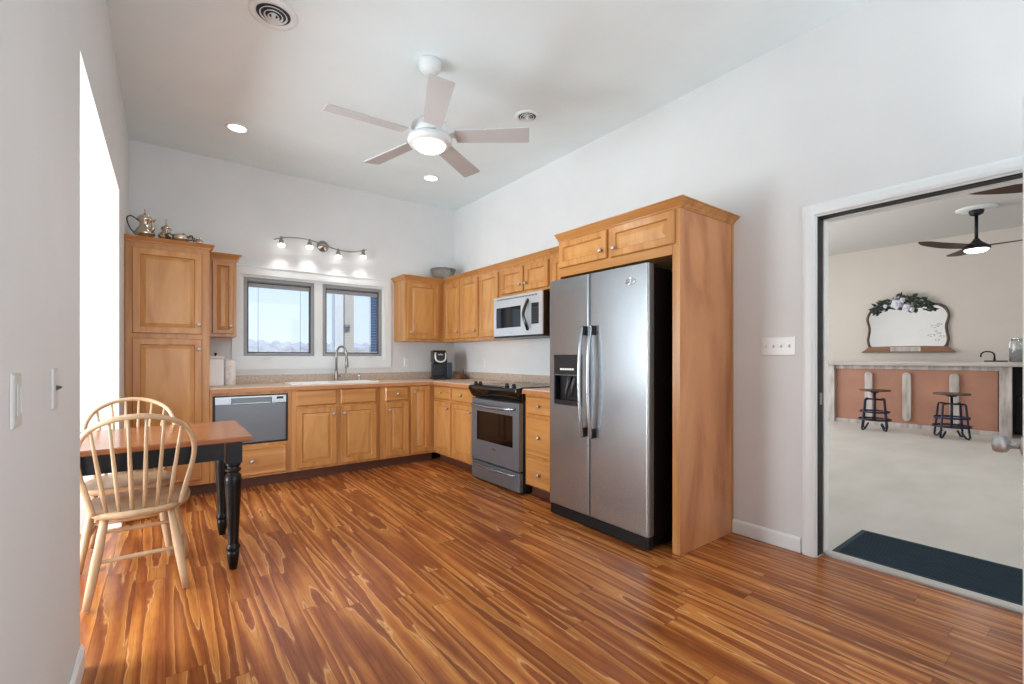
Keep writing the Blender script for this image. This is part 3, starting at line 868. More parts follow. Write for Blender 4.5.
def rounded_front(b, x0, x1, z0_, z1_, y0=.0, y1=.058, r=.012):
    """door slab with rounded vertical front edges"""
    n = 5; pts = []
    for k in range(n + 1):
        a = PI / 2 * k / n; pts.append((x0 + r - r * math.cos(a), y0 + r - r * math.sin(a)))
    for k in range(n + 1):
        a = PI / 2 * k / n; pts.append((x1 - r + r * math.sin(a), y0 + r - r * math.cos(a)))
    pts += [(x1, y1), (x0, y1)]
    return b.prism(pts, z0_, z1_, 'z')


fd = MB(); rounded_front(fd, 0, sp_, fdz0, j0); rounded_front(fd, 0, sp_, j1, zt)
fd.box(0.0, .012, j0, i0, .058, j1).box(i1, 0, j0, sp_, .058, j1).prism([(0, .012), (.004, .003), (.012, 0), (i0, 0), (i0, .0121), (0, .0121)], j0, j1)
fdo = fd.build('freezer_door', 'steel', t)
dp = MB().box(i0, .05, j0, i1, .0579, j1).box(i0, 0, j0, i0 + .012, .05, j1).box(i1 - .012, 0, j0, i1, .05, j1).box(i0 + .012, -.004, j0, i1 - .012, .05, j0 + .035).box(i0 + .012, -.003, 1.055, i1 - .012, .05, j1 - .002)
dpo = dp.build('dispenser', 'black', fdo)
MB().box(i0 + .0125, -.004, 1.050, i1 - .0125, -.0031 + .004, 1.0548).build('dispenser_trim', 'steel_dark', dpo)
bt = MB()
for k in range(6): bt.box(.125 + k * .024, -.0055, 1.088, .143 + k * .024, -.0032, 1.102)
bt.build('buttons', 'white', dpo)
MB().tube([(.20, .03, 1.045), (.195, .012, .99), (.18, .006, .94), (.16, .02, .885)], [.02, .016, .012, .008], 8).tube([(.255, .03, 1.045), (.25, .012, 1.0), (.238, .006, .95), (.23, .02, .90)], [.02, .016, .012, .008], 8).build('paddle', 'dark_gray', dpo)
rd = MB(); rounded_front(rd, sp_ + .008, w, fdz0, zt); rdo = rd.build('refrigerator_door', 'steel', t)
for nm, x, par in (('handle', sp_ - .030, fdo), ('handle', sp_ + .050, rdo)):
    pts = spline([(x, -.030, .635), (x, -.055, .78), (x, -.065, 1.02), (x, -.055, 1.26), (x, -.030, 1.395)], 6)
    h = MB().tube(pts, .0135, 12).build(nm, 'steel', par)
    for za, zb in ((.635, .70), (1.33, 1.395)):
        MB().box(x - .014, -.040, za, x + .014, -.0005, zb).build('handle_mount', 'black', par, .004)
bd = [(.03 * math.cos(a), .0135 * math.sin(a)) for a in [2 * PI * k / 24 for k in range(24)]]
em = MB().tube([(.755 + p * 1.3, -.002, 1.655 + q_ * 1.3) for p, q_ in bd], .003, 6, closed=True)
em.tube([(.725, -.002, 1.650), (.755, -.002, 1.654), (.785, -.002, 1.664)], .0024, 6)
em.build('emblem', 'chrome', rdo)
MB().box(.02, .06, 1.7355, .12, .12, 1.76).box(w - .12, .06, 1.7355, w - .02, .12, 1.76).build('hinge_cover', 'black', t, .004)

# ------------------------------------------------------------------ table
TX0, TX1, TY0, TY1, TZ = -.95, .385, 2.885, 3.675, .745
t = thing('dining_table', 'dining table with honey wood top and black turned legs in the nook opening', 'table', (TX0, TY0, 0))
L, Wd = TX1 - TX0, TY1 - TY0
MB().box(0, 0, .717, L, Wd, TZ).build('tabletop', 'table_top', t, .006, 3)
ap = MB(); e = .05
ap.box(e + .08, e, .62, L - e - .08, e + .022, .7165).box(e + .08, Wd - e - .022, .62, L - e - .08, Wd - e, .7165).box(e, e + .08, .62, e + .022, Wd - e - .08, .7165).box(L - e - .022, e + .08, .62, L - e, Wd - e - .08, .7165)
ap.build('apron', 'black_paint', t)
leg = MB().box(-.04, -.04, .595, .04, .04, .7163)
leg.lathe([(.014, .0005), (.019, .004), (.027, .05), (.030, .085), (.030, .10), (.026, .104), (.033, .112), (.036, .122), (.033, .132), (.027, .138), (.026, .15), (.030, .25), (.036, .38), (.040, .46), (.041, .50), (.038, .525), (.028, .535), (.027, .542), (.038, .548), (.040, .555), (.038, .562), (.028, .568), (.036, .580), (.038, .595)], (0, 0, 0), 20)
lm = leg.mesh('leg', 'black_paint')
for a in (e + .035, L - e - .035):
    for d in (e + .035, Wd - e - .035):
        o = bpy.data.objects.new('leg', lm); COL.objects.link(o); o.parent = t; o.location = (a, d, 0)

# ------------------------------------------------------------------ hoop-back chairs
def make_chair():
    t = thing('windsor_chair', 'pale wooden hoop-back chair on the near side of the table, back to the viewer', 'chair', (-.105, 3.055, 0), 0, 'hoop-back chairs at the table')
    zs0, zs1 = .41, .45
    out = []
    n = 44
    for k in range(n):
        a = 2 * PI * k / n
        cx, cy = math.cos(a), math.sin(a)
        ex = abs(cx) ** .72 * (1 if cx >= 0 else -1); ey = abs(cy) ** .72 * (1 if cy >= 0 else -1)
        y = ey * .225 - .012; x = ex * (.212 + .025 * (y / .225))
        out.append((x, y))
    R = [[(x * .90, y * .90, zs0) for x, y in out], [(x * .985, y * .985, zs0 + .012) for x, y in out], [(x, y, zs0 + .024) for x, y in out], [(x * .985, y * .985, zs1 - .002) for x, y in out], [(x * .93, y * .93, zs1) for x, y in out], [(x * .6, y * .6, zs1 - .010) for x, y in out], [(x * .15, y * .15, zs1 - .012) for x, y in out]]
    MB().rings(R).build('seat', 'oak_light', t)
    half = [(.165, .44), (.188, .54), (.213, .64), (.222, .72), (.209, .79), (.168, .852), (.09, .893), (0, .906)]
    def yy(x, z): return -.150 - (z - .45) * .20 - .075 * (1 - min(1, (x / .225) ** 2))
    pts = [(-x, yy(x, z), z) for x, z in half] + [(x, yy(x, z), z) for x, z in reversed(half[:-1])]
    MB().tube(spline(pts, 5), .0135, 10, flat=.85).build('hoop', 'oak_light', t)
    # spindle tops lie on the hoop
    H = spline([(x, 0, z) for x, z in half][::-1], 8)
    def hoop_z(x):
        for a, b in zip(H, H[1:]):
            if a[2] > .72 and a[0] <= x <= b[0]: return lerp(a[2], b[2], (x - a[0]) / max(b[0] - a[0], 1e-6))
        return .75
    for k in range(6):
        f_ = (k - 2.5) / 2.5
        xb, xt = f_ * .118, f_ * .168
        zt_ = hoop_z(abs(xt)) - .004
        p0 = Vector((xb, -.165 - .045 * (1 - (f_ * .7) ** 2), .441)); p1 = Vector((xt, yy(xt, zt_), zt_))
        MB().tube([tuple(p0.lerp(p1, s)) for s in (0, .25, .5, .75, 1)], [.0075, .0095, .009, .0075, .006], 8).build('spindle', 'oak_light', t)
    feet = {}
    for sx in (-1, 1):
        for sy, tp, ft_ in ((-1, (.125, -.135), (.188, -.200)), (1, (.140, .135), (.200, .225))):
            p0 = Vector((sx * tp[0], tp[1], zs0 + .004)); p1 = Vector((sx * ft_[0], ft_[1], .0105))
            feet[(sx, sy)] = (p0, p1)
            MB().tube([tuple(p0.lerp(p1, s)) for s in (0, .15, .45, .8, 1)], [.0145, .0165, .0205, .018, .0155], 12).build('leg', 'oak_light', t)
    def at(k, s): return feet[k][0].lerp(feet[k][1], s)
    def stretch(a, b, sa, sb):
        A, B = at(a, sa), at(b, sb)
        MB().tube([tuple(A.lerp(B, s)) for s in (.03, .25, .5, .75, .97)], [.008, .0105, .012, .0105, .008], 8).build('stretcher', 'oak_light', t)
    stretch((-1, -1), (1, -1), .50, .50); stretch((-1, 1), (1, 1), .40, .40)
    stretch((-1, -1), (-1, 1), .62, .62); stretch((1, -1), (1, 1), .62, .62)
    return t


ch = make_chair()
c2 = copy_tree(ch)
c2.location = (-.175, 3.585, 0); c2.rotation_euler = (0, 0, PI)
c2['label'] = 'pale wooden hoop-back chair on the far side of the table beneath the pantry'

# ------------------------------------------------------------------ things on the counter
t = thing('canister', 'white boxy kitchen canister with a black knob on the counter beside the pantry', 'canister', (.371, 5.08, CT1 + .0005))
MB().prism([(-.062 + .012 * (1 if 0 else 0), -.062), (.062, -.062), (.066, 0), (.062, .062), (-.062, .062), (-.066, 0)], 0, .255).build('body', 'white', t, .012, 3)
lid = MB().box(-.066, -.066, .2555, .066, .066, .278).build('lid', 'white', t, .008, 3)
MB().lathe([(.006, .2782), (.006, .29), (.012, .295), (.011, .306), (.004, .31)], (0, 0, 0), 14).build('knob', 'black', lid)
t = thing('paper_towel_roll', 'printed paper towel roll standing just right of the white canister', 'paper towel', (.490, 5.12, CT1 + .0005))
MB().lathe([(.044, 0), (.046, .01), (.046, .225), (.040, .243), (.02, .25)], (0, 0, 0), 28).build('sheets', 'towel', t)
MB().lathe([(.016, .2502), (.016, .2505), (.0145, .2506)], (0, 0, 0), 18).build('core', 'brown', t)

# coffee maker
t = thing('coffee_maker', 'black single-serve coffee maker with a silver horseshoe trim in the counter corner', 'coffee maker', (2.66, 4.99, CT1 + .0005), math.radians(-18))
MB().box(-.085, -.11, 0, .085, .12, .035).build('base', 'black', t, .012, 3)
MB().box(-.075, .0, .0355, .075, .12, .20).build('column', 'black', t, .012, 3)
MB().prism([(-.13, .20), (.12, .20), (.12, .33), (.09, .352), (-.06, .352), (-.115, .325), (-.13, .27)], -.082, .082, 'x').build('brew_head', 'black', t, .014, 3)
hd = t.children[-1]
ring = []
for k in range(15):
    a = PI + PI * k / 14
    ring.append((.062 * math.cos(a), -.131 + .004 * 0, .262 + .05 * math.sin(a)))
ring = [(-.06, -.118, .325), (-.064, -.128, .29)] + [(x, -.134, z) for x, y, z in ring[1:-1]] + [(.064, -.128, .29), (.06, -.118, .325)]
MB().tube(ring, .011, 8, flat=.6).build('horseshoe_trim', 'trim_silver', hd)
lg = MB()
for (p, z) in ((-.018, .30), (0, .305), (.018, .30)): lg.box(p - .006, -.126, z - .008, p + .004, -.1235, z + .008)
lg.build('logo', 'steel', hd)
MB().lathe([(.05, .036), (.05, .042), (.01, .043)], (0, -.055, 0), 20).build('drip_tray', 'dark_gray', t)
MB().prism([(.087, -.085), (.15, -.08), (.155, .06), (.14, .10), (.087, .10)], .001, .205).build('water_tank', 'tank', t, .01, 3)
t = thing('pod_box', 'small brown wooden box behind the coffee maker on the right counter', 'box', (2.90, 4.88, CT1 + .0005), math.radians(20))
b = MB().box(-.06, -.045, 0, .06, .045, .008).box(-.06, -.045, .008, -.052, .045, .065).box(.052, -.045, .008, .06, .045, .065).box(-.052, -.045, .008, .052, -.037, .065).box(-.052, .037, .008, .052, .045, .065)
b.build('tray', 'brown', t)
t = tag(MB().tube(spline([(2.86, 4.80, CT1 + .012), (2.92, 4.75, CT1 + .012), (2.98, 4.80, CT1 + .014), (3.0, 4.92, CT1 + .03), (3.005, 4.98, CT1 + .07), (3.01, 5.0, CT1 + .12)], 6), .0045, 8).build('power_cord', 'black'), 'black power cord looping over the counter behind the coffee maker', 'cord')


# outlets and switches
def wall_plate(name, label, cat, loc, rz, gangs=1, kind='outlet', group=None):
    t = thing(name, label, cat, loc, rz, group)
    w = .07 + (gangs - 1) * .046
    MB().panel(-w / 2, -.058, w / 2, .058, [(0, -.0005), (.001, -.004), (.004, -.0065)]).build('plate', 'plate', t)
    pl = t.children[-1]
    for g in range(gangs):
        x = (g - (gangs - 1) / 2) * .046
        if kind == 'outlet':
            for z in (-.02, .02):
                MB().prism([(x + .016 * math.cos(a), z + .014 * math.sin(a)) for a in [2 * PI * k / 16 for k in range(16)]], -.0085, -.0066, 'y').build('socket', 'white', pl)
                MB().box(x - .007, -.0092, z - .004, x - .004, -.0086, z + .006).box(x + .004, -.0092, z - .004, x + .007, -.0086, z + .006).build('slot', 'dark_gray', pl)
        elif kind == 'toggle':
            MB().prism([(-.0066, -.012), (-.0066, .012), (-.009, .010), (-.024, .006), (-.025, .0), (-.009, -.008)], x - .004, x + .004, 'x').build('toggle', 'white', pl)
        else:
            MB().box(x - .016, -.0085, -.034, x + .016, -.0066, .034).build('rocker', 'white', pl, .001)
    return t


wall_plate('outlet', 'white double outlet on the back wall right of the windows', 'outlet', (2.378, YB, 1.125), 0)
wall_plate('outlet', 'white outlet on the right wall under the cabinets above the counter', 'outlet', (XR, 4.59, 1.12), RB)
t = wall_plate('light_switch', 'white four-gang switch plate on the wall beside the doorway', 'light switch', (XR, 1.272, 1.25), RB, 4, 'toggle')
sw = wall_plate('light_switch', 'white toggle switch plate on the left wall nearest the nook opening', 'light switch', (XL, 1.85, 1.09), PI / 2, 1, 'toggle')
for o in sw.children[0].children:
    o.data.materials[0] = M['dark_gray']
    o.scale = (1, .72, .8)
sw.children[0].data.materials[0] = M['plate_shaded']
sw = wall_plate('light_switch', 'rounded white dimmer plate nearest the left edge of the picture', 'light switch', (XL, 1.42, 1.087), PI / 2, 1, 'rocker')
sw.children[0].data.materials[0] = M['plate_shaded']; sw.children[0].children[0].data.materials[0] = M['plate_shaded']
MB().box(.008, -.0105, -.028, .012, -.0086, .028).build('dimmer_slide', 'plate_shaded', sw.children[0])

# ------------------------------------------------------------------ tea set on the pantry, glass bowl
zt_ = 2.144


def vessel(name, label, cat, loc, prof, spout=None, handle=None, lidp=None, rz=0, hm='dark_gray', sc=1.0):
    t = thing(name, label, cat, loc, rz, 'silver tea set')
    MB().lathe(prof, (0, 0, 0), 24).build('body', 'silver', t)
    if spout: MB().tube(spline(spout[0], 4), spout[1], 10).build('spout', 'silver', t)
    for h in (handle or []):
        MB().tube(spline(h, 5), .005, 8).build('handle', hm, t)
    if lidp:
        l = MB().lathe(lidp[0], (0, 0, 0), 20).build('lid', 'silver', t)
        MB().lathe(lidp[1], (0, 0, 0), 12).build('finial', 'silver', l)
    t.scale = (sc, sc, sc)
    return t


ZP = zt_
vessel('coffee_pot', 'tallest silver pot with a looping handle at the left of the tea set', 'teapot', (-.138, 4.87, ZP),
       [(.05, 0), (.052, .006), (.03, .016), (.045, .03), (.068, .055), (.07, .075), (.055, .10), (.035, .13), (.034, .15), (.05, .175), (.054, .19), (.05, .195)],
       ([(.035, -.04, .07), (.055, -.06, .10), (.05, -.06, .15), (.068, -.075, .18)], [.016] + [.013] * 7 + [.010] * 4 + [.009]),
       [[(-.04, .0, .165), (-.085, .005, .20), (-.115, .01, .18), (-.10, .01, .11), (-.06, .0, .05)]],
       ([(.05, .1955), (.045, .205), (.022, .222), (.008, .228)], [(.006, .2282), (.009, .24), (.004, .25), (.007, .262), (.002, .27)]))
vessel('teapot', 'mid-sized silver teapot with a pointed lid second in the tea set', 'teapot', (.003, 4.91, ZP),
       [(.045, 0), (.046, .005), (.026, .015), (.05, .04), (.058, .065), (.05, .09), (.03, .108), (.034, .12), (.038, .128)],
       ([(.05, -.01, .05), (.075, -.02, .075), (.09, -.02, .11)], [.013] * 5 + [.010] * 3 + [.008]),
       [[(-.03, .0, .11), (-.075, .0, .125), (-.085, .0, .085), (-.05, .0, .045)]],
       ([(.038, .1285), (.034, .14), (.016, .155), (.006, .16)], [(.005, .1602), (.008, .175), (.003, .19), (.006, .2), (.002, .212)]), rz=-1.3, sc=1.05)
vessel('sugar_bowl', 'low wide silver bowl with looped handles in the middle of the tea set', 'bowl', (.098, 4.80, ZP),
       [(.035, 0), (.036, .005), (.022, .012), (.05, .03), (.056, .05), (.05, .066), (.054, .074), (.05, .073), (.046, .064), (.02, .03)], None,
       [[(-.05, 0, .065), (-.08, 0, .075), (-.075, 0, .04), (-.05, 0, .035)], [(.05, 0, .065), (.08, 0, .085), (.085, 0, .05), (.05, 0, .035)]])
vessel('creamer', 'small silver cream jug with a raised handle right of the low silver bowl', 'jug', (.178, 4.93, ZP),
       [(.028, 0), (.029, .004), (.018, .012), (.034, .035), (.036, .05), (.026, .075), (.032, .095), (.03, .094), (.02, .07)],
       ([(.028, -.01, .075), (.05, -.02, .09), (.06, -.024, .10)], [.012] * 5 + [.009] * 4),
       [[(-.028, 0, .085), (-.055, 0, .12), (-.065, 0, .08), (-.035, 0, .04)]])
vessel('salt_cellar', 'smallest silver pot at the right end of the tea set', 'bowl', (.236, 4.80, ZP),
       [(.022, 0), (.023, .004), (.014, .01), (.028, .022), (.03, .035), (.022, .048)], None, [[(-.026, 0, .04), (-.045, 0, .045), (-.04, 0, .02), (-.026, 0, .018)]],
       ([(.022, .0485), (.014, .056), (.004, .06)], [(.003, .0602), (.005, .068), (.001, .074)]))

t = thing('glass_bowl', 'cut glass bowl on top of the corner wall cabinet', 'bowl', (2.78, 5.10, 2.1375))
nb = 40; R = []
for r, z in [(.06, 0), (.07, .006), (.085, .02), (.125, .07), (.15, .125), (.158, .15), (.15, .15), (.118, .07), (.07, .02), (.02, .014)]:
    R.append([(r * (1 + .035 * math.cos(10 * 2 * PI * k / nb) * min(1, z * 9)) * math.cos(2 * PI * k / nb), r * (1 + .035 * math.cos(10 * 2 * PI * k / nb) * min(1, z * 9)) * math.sin(2 * PI * k / nb), z) for k in range(nb)])
MB().rings(R).build('bowl', 'bowl_glass', t)

# ------------------------------------------------------------------ track light above the windows
TLY = YB - .09
t = thing('track_light', 'wavy four-head nickel track light on the back wall above the windows', 'light fixture', (1.385, YB, 2.41))
MB().lathe([(.062, 0), (.062, .010), (.05, .022), (.012, .026), (.010, .085)], (0, 0, 0), 28, '-y').build('canopy', 'nickel', t)
bar = [(-.50, -.085, -.018), (-.40, -.085, .018), (-.25, -.085, .034), (-.10, -.085, .022), (0, -.085, 0), (.10, -.085, -.026), (.23, -.085, -.038), (.36, -.085, -.022), (.46, -.085, .012)]
bp = spline(bar, 5)
MB().tube(bp, .0075, 10, flat=.8).build('bar', 'nickel', t)
heads = []
for x in (-.43, -.155, .145, .425):
    z = min(bp, key=lambda p: abs(p[0] - x))[2]
    h = MB().lathe([(.010, z + .012), (.014, z + .004), (.014, z - .018), (.022, z - .024), (.024, z - .06), (.022, z - .062)], (x, -.085, 0), 18).build('lamp_head', 'nickel', t)
    MB().lathe([(.020, z - .0622), (.030, z - .066), (.033, z - .078), (.026, z - .092), (.008, z - .098)], (x, -.085, 0), 18).build('bulb', 'glow_soft', h)
    l = light('track_lamp', 'SPOT', (1.385 + x, YB - .085, 2.41 + z - .103), 3.2, (math.radians(-8), 0, 0), color=(1, .96, .9), spot_size=math.radians(110), spot_blend=.7, shadow_soft_size=.02)

# ------------------------------------------------------------------ ceiling fan
t = thing('ceiling_fan', 'white five-blade ceiling fan with a lit round lamp in the kitchen', 'ceiling fan', (1.383, 2.716, HC))
MB().lathe([(.072, -.0005), (.074, -.012), (.068, -.05), (.045, -.08), (.02, -.09)], (0, 0, 0), 28).build('canopy', 'fan_white', t)
MB().cyl((0, 0, -.088), (0, 0, -.405), .0125).build('downrod', 'fan_white', t)
MB().lathe([(.02, -.37), (.05, -.385), (.09, -.40), (.118, -.425), (.122, -.465), (.115, -.485), (.06, -.49)], (0, 0, 0), 36).build('motor_housing', 'fan_white', t)
for k in range(5):
    a = math.radians(-111.5 + 72 * k); rot = Matrix.Rotation(a, 4, 'Z')
    z = -.492; pitch = math.radians(-12)
    n = 14; up = []; lo = []
    outl = []
    for s in range(n + 1):
        u = s / n; x = .17 + .475 * u; hw = .058 + .012 * u
        outl.append((x, hw))
    poly = [(x, h_) for x, h_ in outl] + [(.652, .062), (.652, -.062)] + [(x, -h_) for x, h_ in reversed(outl)]
    bl_ = MB().prism(poly, -.004, .004)
    bl_.xf(rot @ Matrix.Translation((0, 0, z)) @ Matrix.Rotation(pitch, 4, 'X'))
    bo = bl_.build('blade', 'fan_blade', t)
    ir = MB().prism([(.09, .022), (.14, .018), (.19, .040), (.235, .034), (.25, 0), (.235, -.034), (.19, -.040), (.14, -.018), (.09, -.022)], .0045, .010)
    ir.xf(rot @ Matrix.Translation((0, 0, z)) @ Matrix.Rotation(pitch, 4, 'X'))
    ir.build('blade_iron', 'fan_white', bo)
MB().lathe([(.07, -.4902), (.12, -.495), (.140, -.505), (.145, -.525), (.134, -.545), (.102, -.549)], (0, 0, 0), 36).build('light_ring', 'fan_white', t)
MB().lathe([(.1015, -.5491), (.098, -.560), (.08, -.575), (.045, -.585), (.01, -.588)], (0, 0, 0), 36).build('lamp_shade', 'glow', t)
light('fan_lamp', 'SPOT', (1.383, 2.716, HC - .60), 34, (0, 0, 0), color=(1, .975, .94), spot_size=math.radians(165), spot_blend=.5, shadow_soft_size=.1)


def vent(label, x, y, r):
    t = thing('ceiling_vent', label, 'vent', (x, y, HC), 0, 'round ceiling vents')
    MB().lathe([(r, -.0005), (r, -.006), (r * .86, -.014), (r * .74, -.012), (r * .70, -.004)], (0, 0, 0), 36, cap1=False).build('flange', 'trim', t)
    MB().lathe([(r * .735, -.0006), (r * .735, -.0015)], (0, 0, 0), 36).build('duct_shade', 'black', t)  # flat black disc standing in for the shade inside the vent
    for k, q in enumerate((.52, .345, .19)):
        MB().lathe([(r * q, -.005 - .003 * k), (r * (q + .055), -.012 - .004 * k), (r * (q + .04), -.015 - .004 * k), (r * (q - .01), -.008 - .003 * k), (r * q, -.005 - .003 * k)], (0, 0, 0), 32, cap0=False, cap1=False).build('louver_ring', 'trim', t)
    MB().lathe([(r * .09, -.002), (r * .085, -.022), (r * .02, -.024)], (0, 0, 0), 20).build('hub', 'trim', t)


vent('round white ceiling vent nearest the camera at the top of the picture', .485, 2.868, .125)
vent('round white ceiling vent between the fan and the right wall', 2.316, 2.852, .10)


def can(label, x, y):
    t = thing('recessed_light', label, 'ceiling light', (x, y, HC), 0, 'recessed ceiling lights')
    MB().lathe([(.09, -.0005), (.09, -.004), (.072, -.008), (.068, -.003)], (0, 0, 0), 32, cap1=False).build('trim_ring', 'trim', t)
    MB().lathe([(.068, -.001), (.066, -.0045), (.01, -.006)], (0, 0, 0), 32).build('diffuser', 'glow', t)
    light('recessed_lamp', 'SPOT', (x, y, HC - .012), 11, (0, 0, 0), color=(1, .97, .92), spot_size=math.radians(130), spot_blend=.8, shadow_soft_size=.06)


can('recessed ceiling light above the pantry side of the kitchen', .482, 4.478)
can('recessed ceiling light near the back right corner beyond the fan', 2.285, 4.462)

# ------------------------------------------------------------------ the lounge beyond the doorway
LX0, LX1, LY0, LY1, LH = JX, 11.1, -4.0, 6.2, 3.32
struct(MB().box(XR + .075, LY0, -.1, LX1 + .1, LY1, -.0005).build('floor', 'concrete'))
struct(MB().box(LX0, LY0, LH, LX1 + .1, LY1, LH + .1).build('ceiling', 'lounge_ceiling'))
walls('wall_lounge_far', [(LX1, LY0, 0, LX1 + .1, LY1, LH)], 'beige_wall')
walls('wall_lounge_left', [(LX0, LY1, 0, LX1 + .1, LY1 + .1, LH)], 'beige_wall')
walls('wall_lounge_right', [(LX0, LY0 - .1, 0, LX1 + .1, LY0, LH)], 'beige_wall')
walls('wall_lounge_near', [(XR + .15, LY0, 0, XR + .152, DY0 - .1, LH), (XR + .15, DY1 + .1, 0, XR + .152, LY1, LH), (XR + .15, DY0 - .1, DH + .1, XR + .152, DY1 + .1, LH), (XR + .15, LY0, HC, LX0 + .002, LY1, LH)], 'wall')

t = thing('door_mat', 'dark teal ribbed doormat just outside the doorway', 'mat', (3.222, -.12, 0))
MB().box(0, 0, 0.0005, .555, 1.156, .009).build('pile', 'mat_rubber', t, .003)
rb = MB()
for k in range(24): rb.box(.03 + k * .0211, .03, .0092, .04 + k * .0211, 1.126, .012)
rb.build('ribs', 'mat_rubber', t)

# bar
BX = 9.9; BY0, BY1 = -1.4, 3.26
t = thing('bar_counter', 'long bar with a weathered top and terracotta front in the room beyond', 'bar', (BX, 0, 0))
MB().box(-.10, BY0, 1.045, .62, BY1, 1.115).build('bar_top', 'rustic_h', t, .006)
MB().box(.03, 1.05, .0, .05, BY1 - .04, 1.0445).build('front_panel', 'terracotta', t)
MB().box(-.03, BY1 - .13, .0005, .0295, BY1 - .02, 1.0445).build('end_post', 'rustic', t, .004)
MB().box(-.06, .90, .0005, .0295, 1.03, 1.0445).build('end_post', 'rustic', t, .004)
MB().box(.0, 1.031, .0005, .0295, BY1 - .131, .07).build('bottom_rail', 'rustic', t, .003)
MB().box(.005, 1.031, .98, .0295, BY1 - .131, 1.0445).build('top_rail', 'rustic', t, .003)
for y in (2.62, 2.10, 1.52):
    pts = []
    for k in range(9):
        a = PI * k / 8; pts.append((y + .055 * math.cos(a), .875 + .055 * math.sin(a)))
    for k in range(9):
        a = PI + PI * k / 8; pts.append((y + .055 * math.cos(a), .17 + .055 * math.sin(a)))
    MB().prism(pts, -.012, .0295, 'x').build('board', 'rustic', t, .004)
MB().box(.5, BY0, .0005, .55, BY1 - .04, 1.0445).build('back_panel', 'black', t)
MB().box(.1, BY0, .55, .49, .85, .58).build('shelf', 'black', t)
for y in (.72, .60, .45, .30): MB().box(.05, y - .02, .0005, .09, y + .02, 1.0445).build('slat', 'black', t)
t = thing('bar_faucet', 'thin black gooseneck faucet standing on the bar top', 'faucet', (BX + .35, 1.12, 1.1155))
MB().lathe([(.03, 0), (.03, .01), (.016, .02), (.014, .05)], (0, 0, 0), 16).build('base', 'bronze', t)
MB().tube([(0, 0, .05), (0, 0, .10)] + [(0, .075 * (1 - math.cos(PI * k / 8)), .10 + .06 * math.sin(PI * k / 8)) for k in range(1, 9)] + [(0, .15, .07)], .011, 10).build('gooseneck', 'bronze', t)
t = thing('tray', 'thin dark tray lying on the bar top beside the glass jar', 'tray', (BX + .1, 1.075, 1.1155))
MB().box(-.15, -.11, 0, .15, .11, .006).box(-.15, -.11, .006, -.14, .11, .02).box(.14, -.11, .006, .15, .11, .02).box(-.14, -.11, .006, .14, -.10, .02).box(-.14, .10, .006, .14, .11, .02).build('body', 'bronze', t)
t = thing('glass_jar', 'clear glass jar half full of dark contents at the bar end', 'jar', (BX + .1, .83, 1.1155))
MB().lathe([(.10, 0), (.11, .01), (.115, .26), (.10, .30), (.10, .33), (.095, .33), (.095, .298), (.105, .25), (.10, .02), (.02, .012)], (0, 0, 0), 28).build('glass', 'jar_glass', t)
MB().lathe([(.09, .022), (.096, .03), (.099, .17), (.02, .18)], (0, 0, 0), 24).build('contents', mat('dark_teal_contents', c8(40, 66, 68), .6), t)
MB().lathe([(.106, .3305), (.106, .35), (.02, .355)], (0, 0, 0), 28).build('lid', 'chrome', t)


# bar stools
def make_stool():
    t = thing('bar_stool', 'navy metal stool with round wooden seat left of the middle board', 'stool', (9.22, 2.36, 0), math.radians(12), 'industrial bar stools')
    MB().lathe([(.195, .632), (.205, .637), (.205, .655), (.198, .660), (.02, .656)], (0, 0, 0), 36).build('seat', 'stool_wood', t)
    MB().cyl((0, 0, .14), (0, 0, .6315), .016).build('screw_post', 'navy_steel', t)
    MB().lathe([(.05, .606), (.07, .6313), (.03, .6314)], (0, 0, 0), 20).build('seat_plate', 'navy_steel', t)
    for sx in (-1, 1):
        for sy in (-1, 1):
            pts = [(sx * .08, sy * .08, .50), (sx * .115, sy * .115, .505), (sx * .123, sy * .123, .485), (sx * .146, sy * .146, .16), (sx * .158, sy * .158, .03), (sx * .148, sy * .148, .0125), (sx * .125, sy * .125, .02), (sx * .085, sy * .085, .10)]
            MB().tube(pts, .0135, 8).build('leg', 'navy_steel', t)
    MB().cyl((0, 0, .488), (0, 0, .512), .03).box(-.115, -.008, .494, .115, .008, .506).box(-.008, -.115, .494, .008, .115, .506).tube([(.115 * a, .115 * b, .50) for a, b in ((1, 1), (-1, 1), (-1, -1), (1, -1))], .010, 8, closed=True).build('top_frame', 'navy_steel', t)
    for r, z in ((.194, .30), (.212, .175)):
        MB().lathe([(r - .004, z - .014), (r + .004, z - .014), (r + .004, z + .014), (r - .004, z + .014), (r - .004, z - .014)], (0, 0, 0), 32, cap0=False, cap1=False).build('foot_ring', 'navy_steel', t)
    b = MB()
    for a in (0, PI / 2): b.box(-.20, -.012, .168, .20, .012, .176).xf(Matrix.Rotation(a, 4, 'Z'))
    b.build('cross_bar', 'navy_steel', t)
    return t


st = make_stool()
s2 = copy_tree(st); s2.location = (9.2, 1.44, 0); s2.rotation_euler = (0, 0, math.radians(22))
s2['label'] = 'navy metal stool with round wooden seat nearest the bar end post'

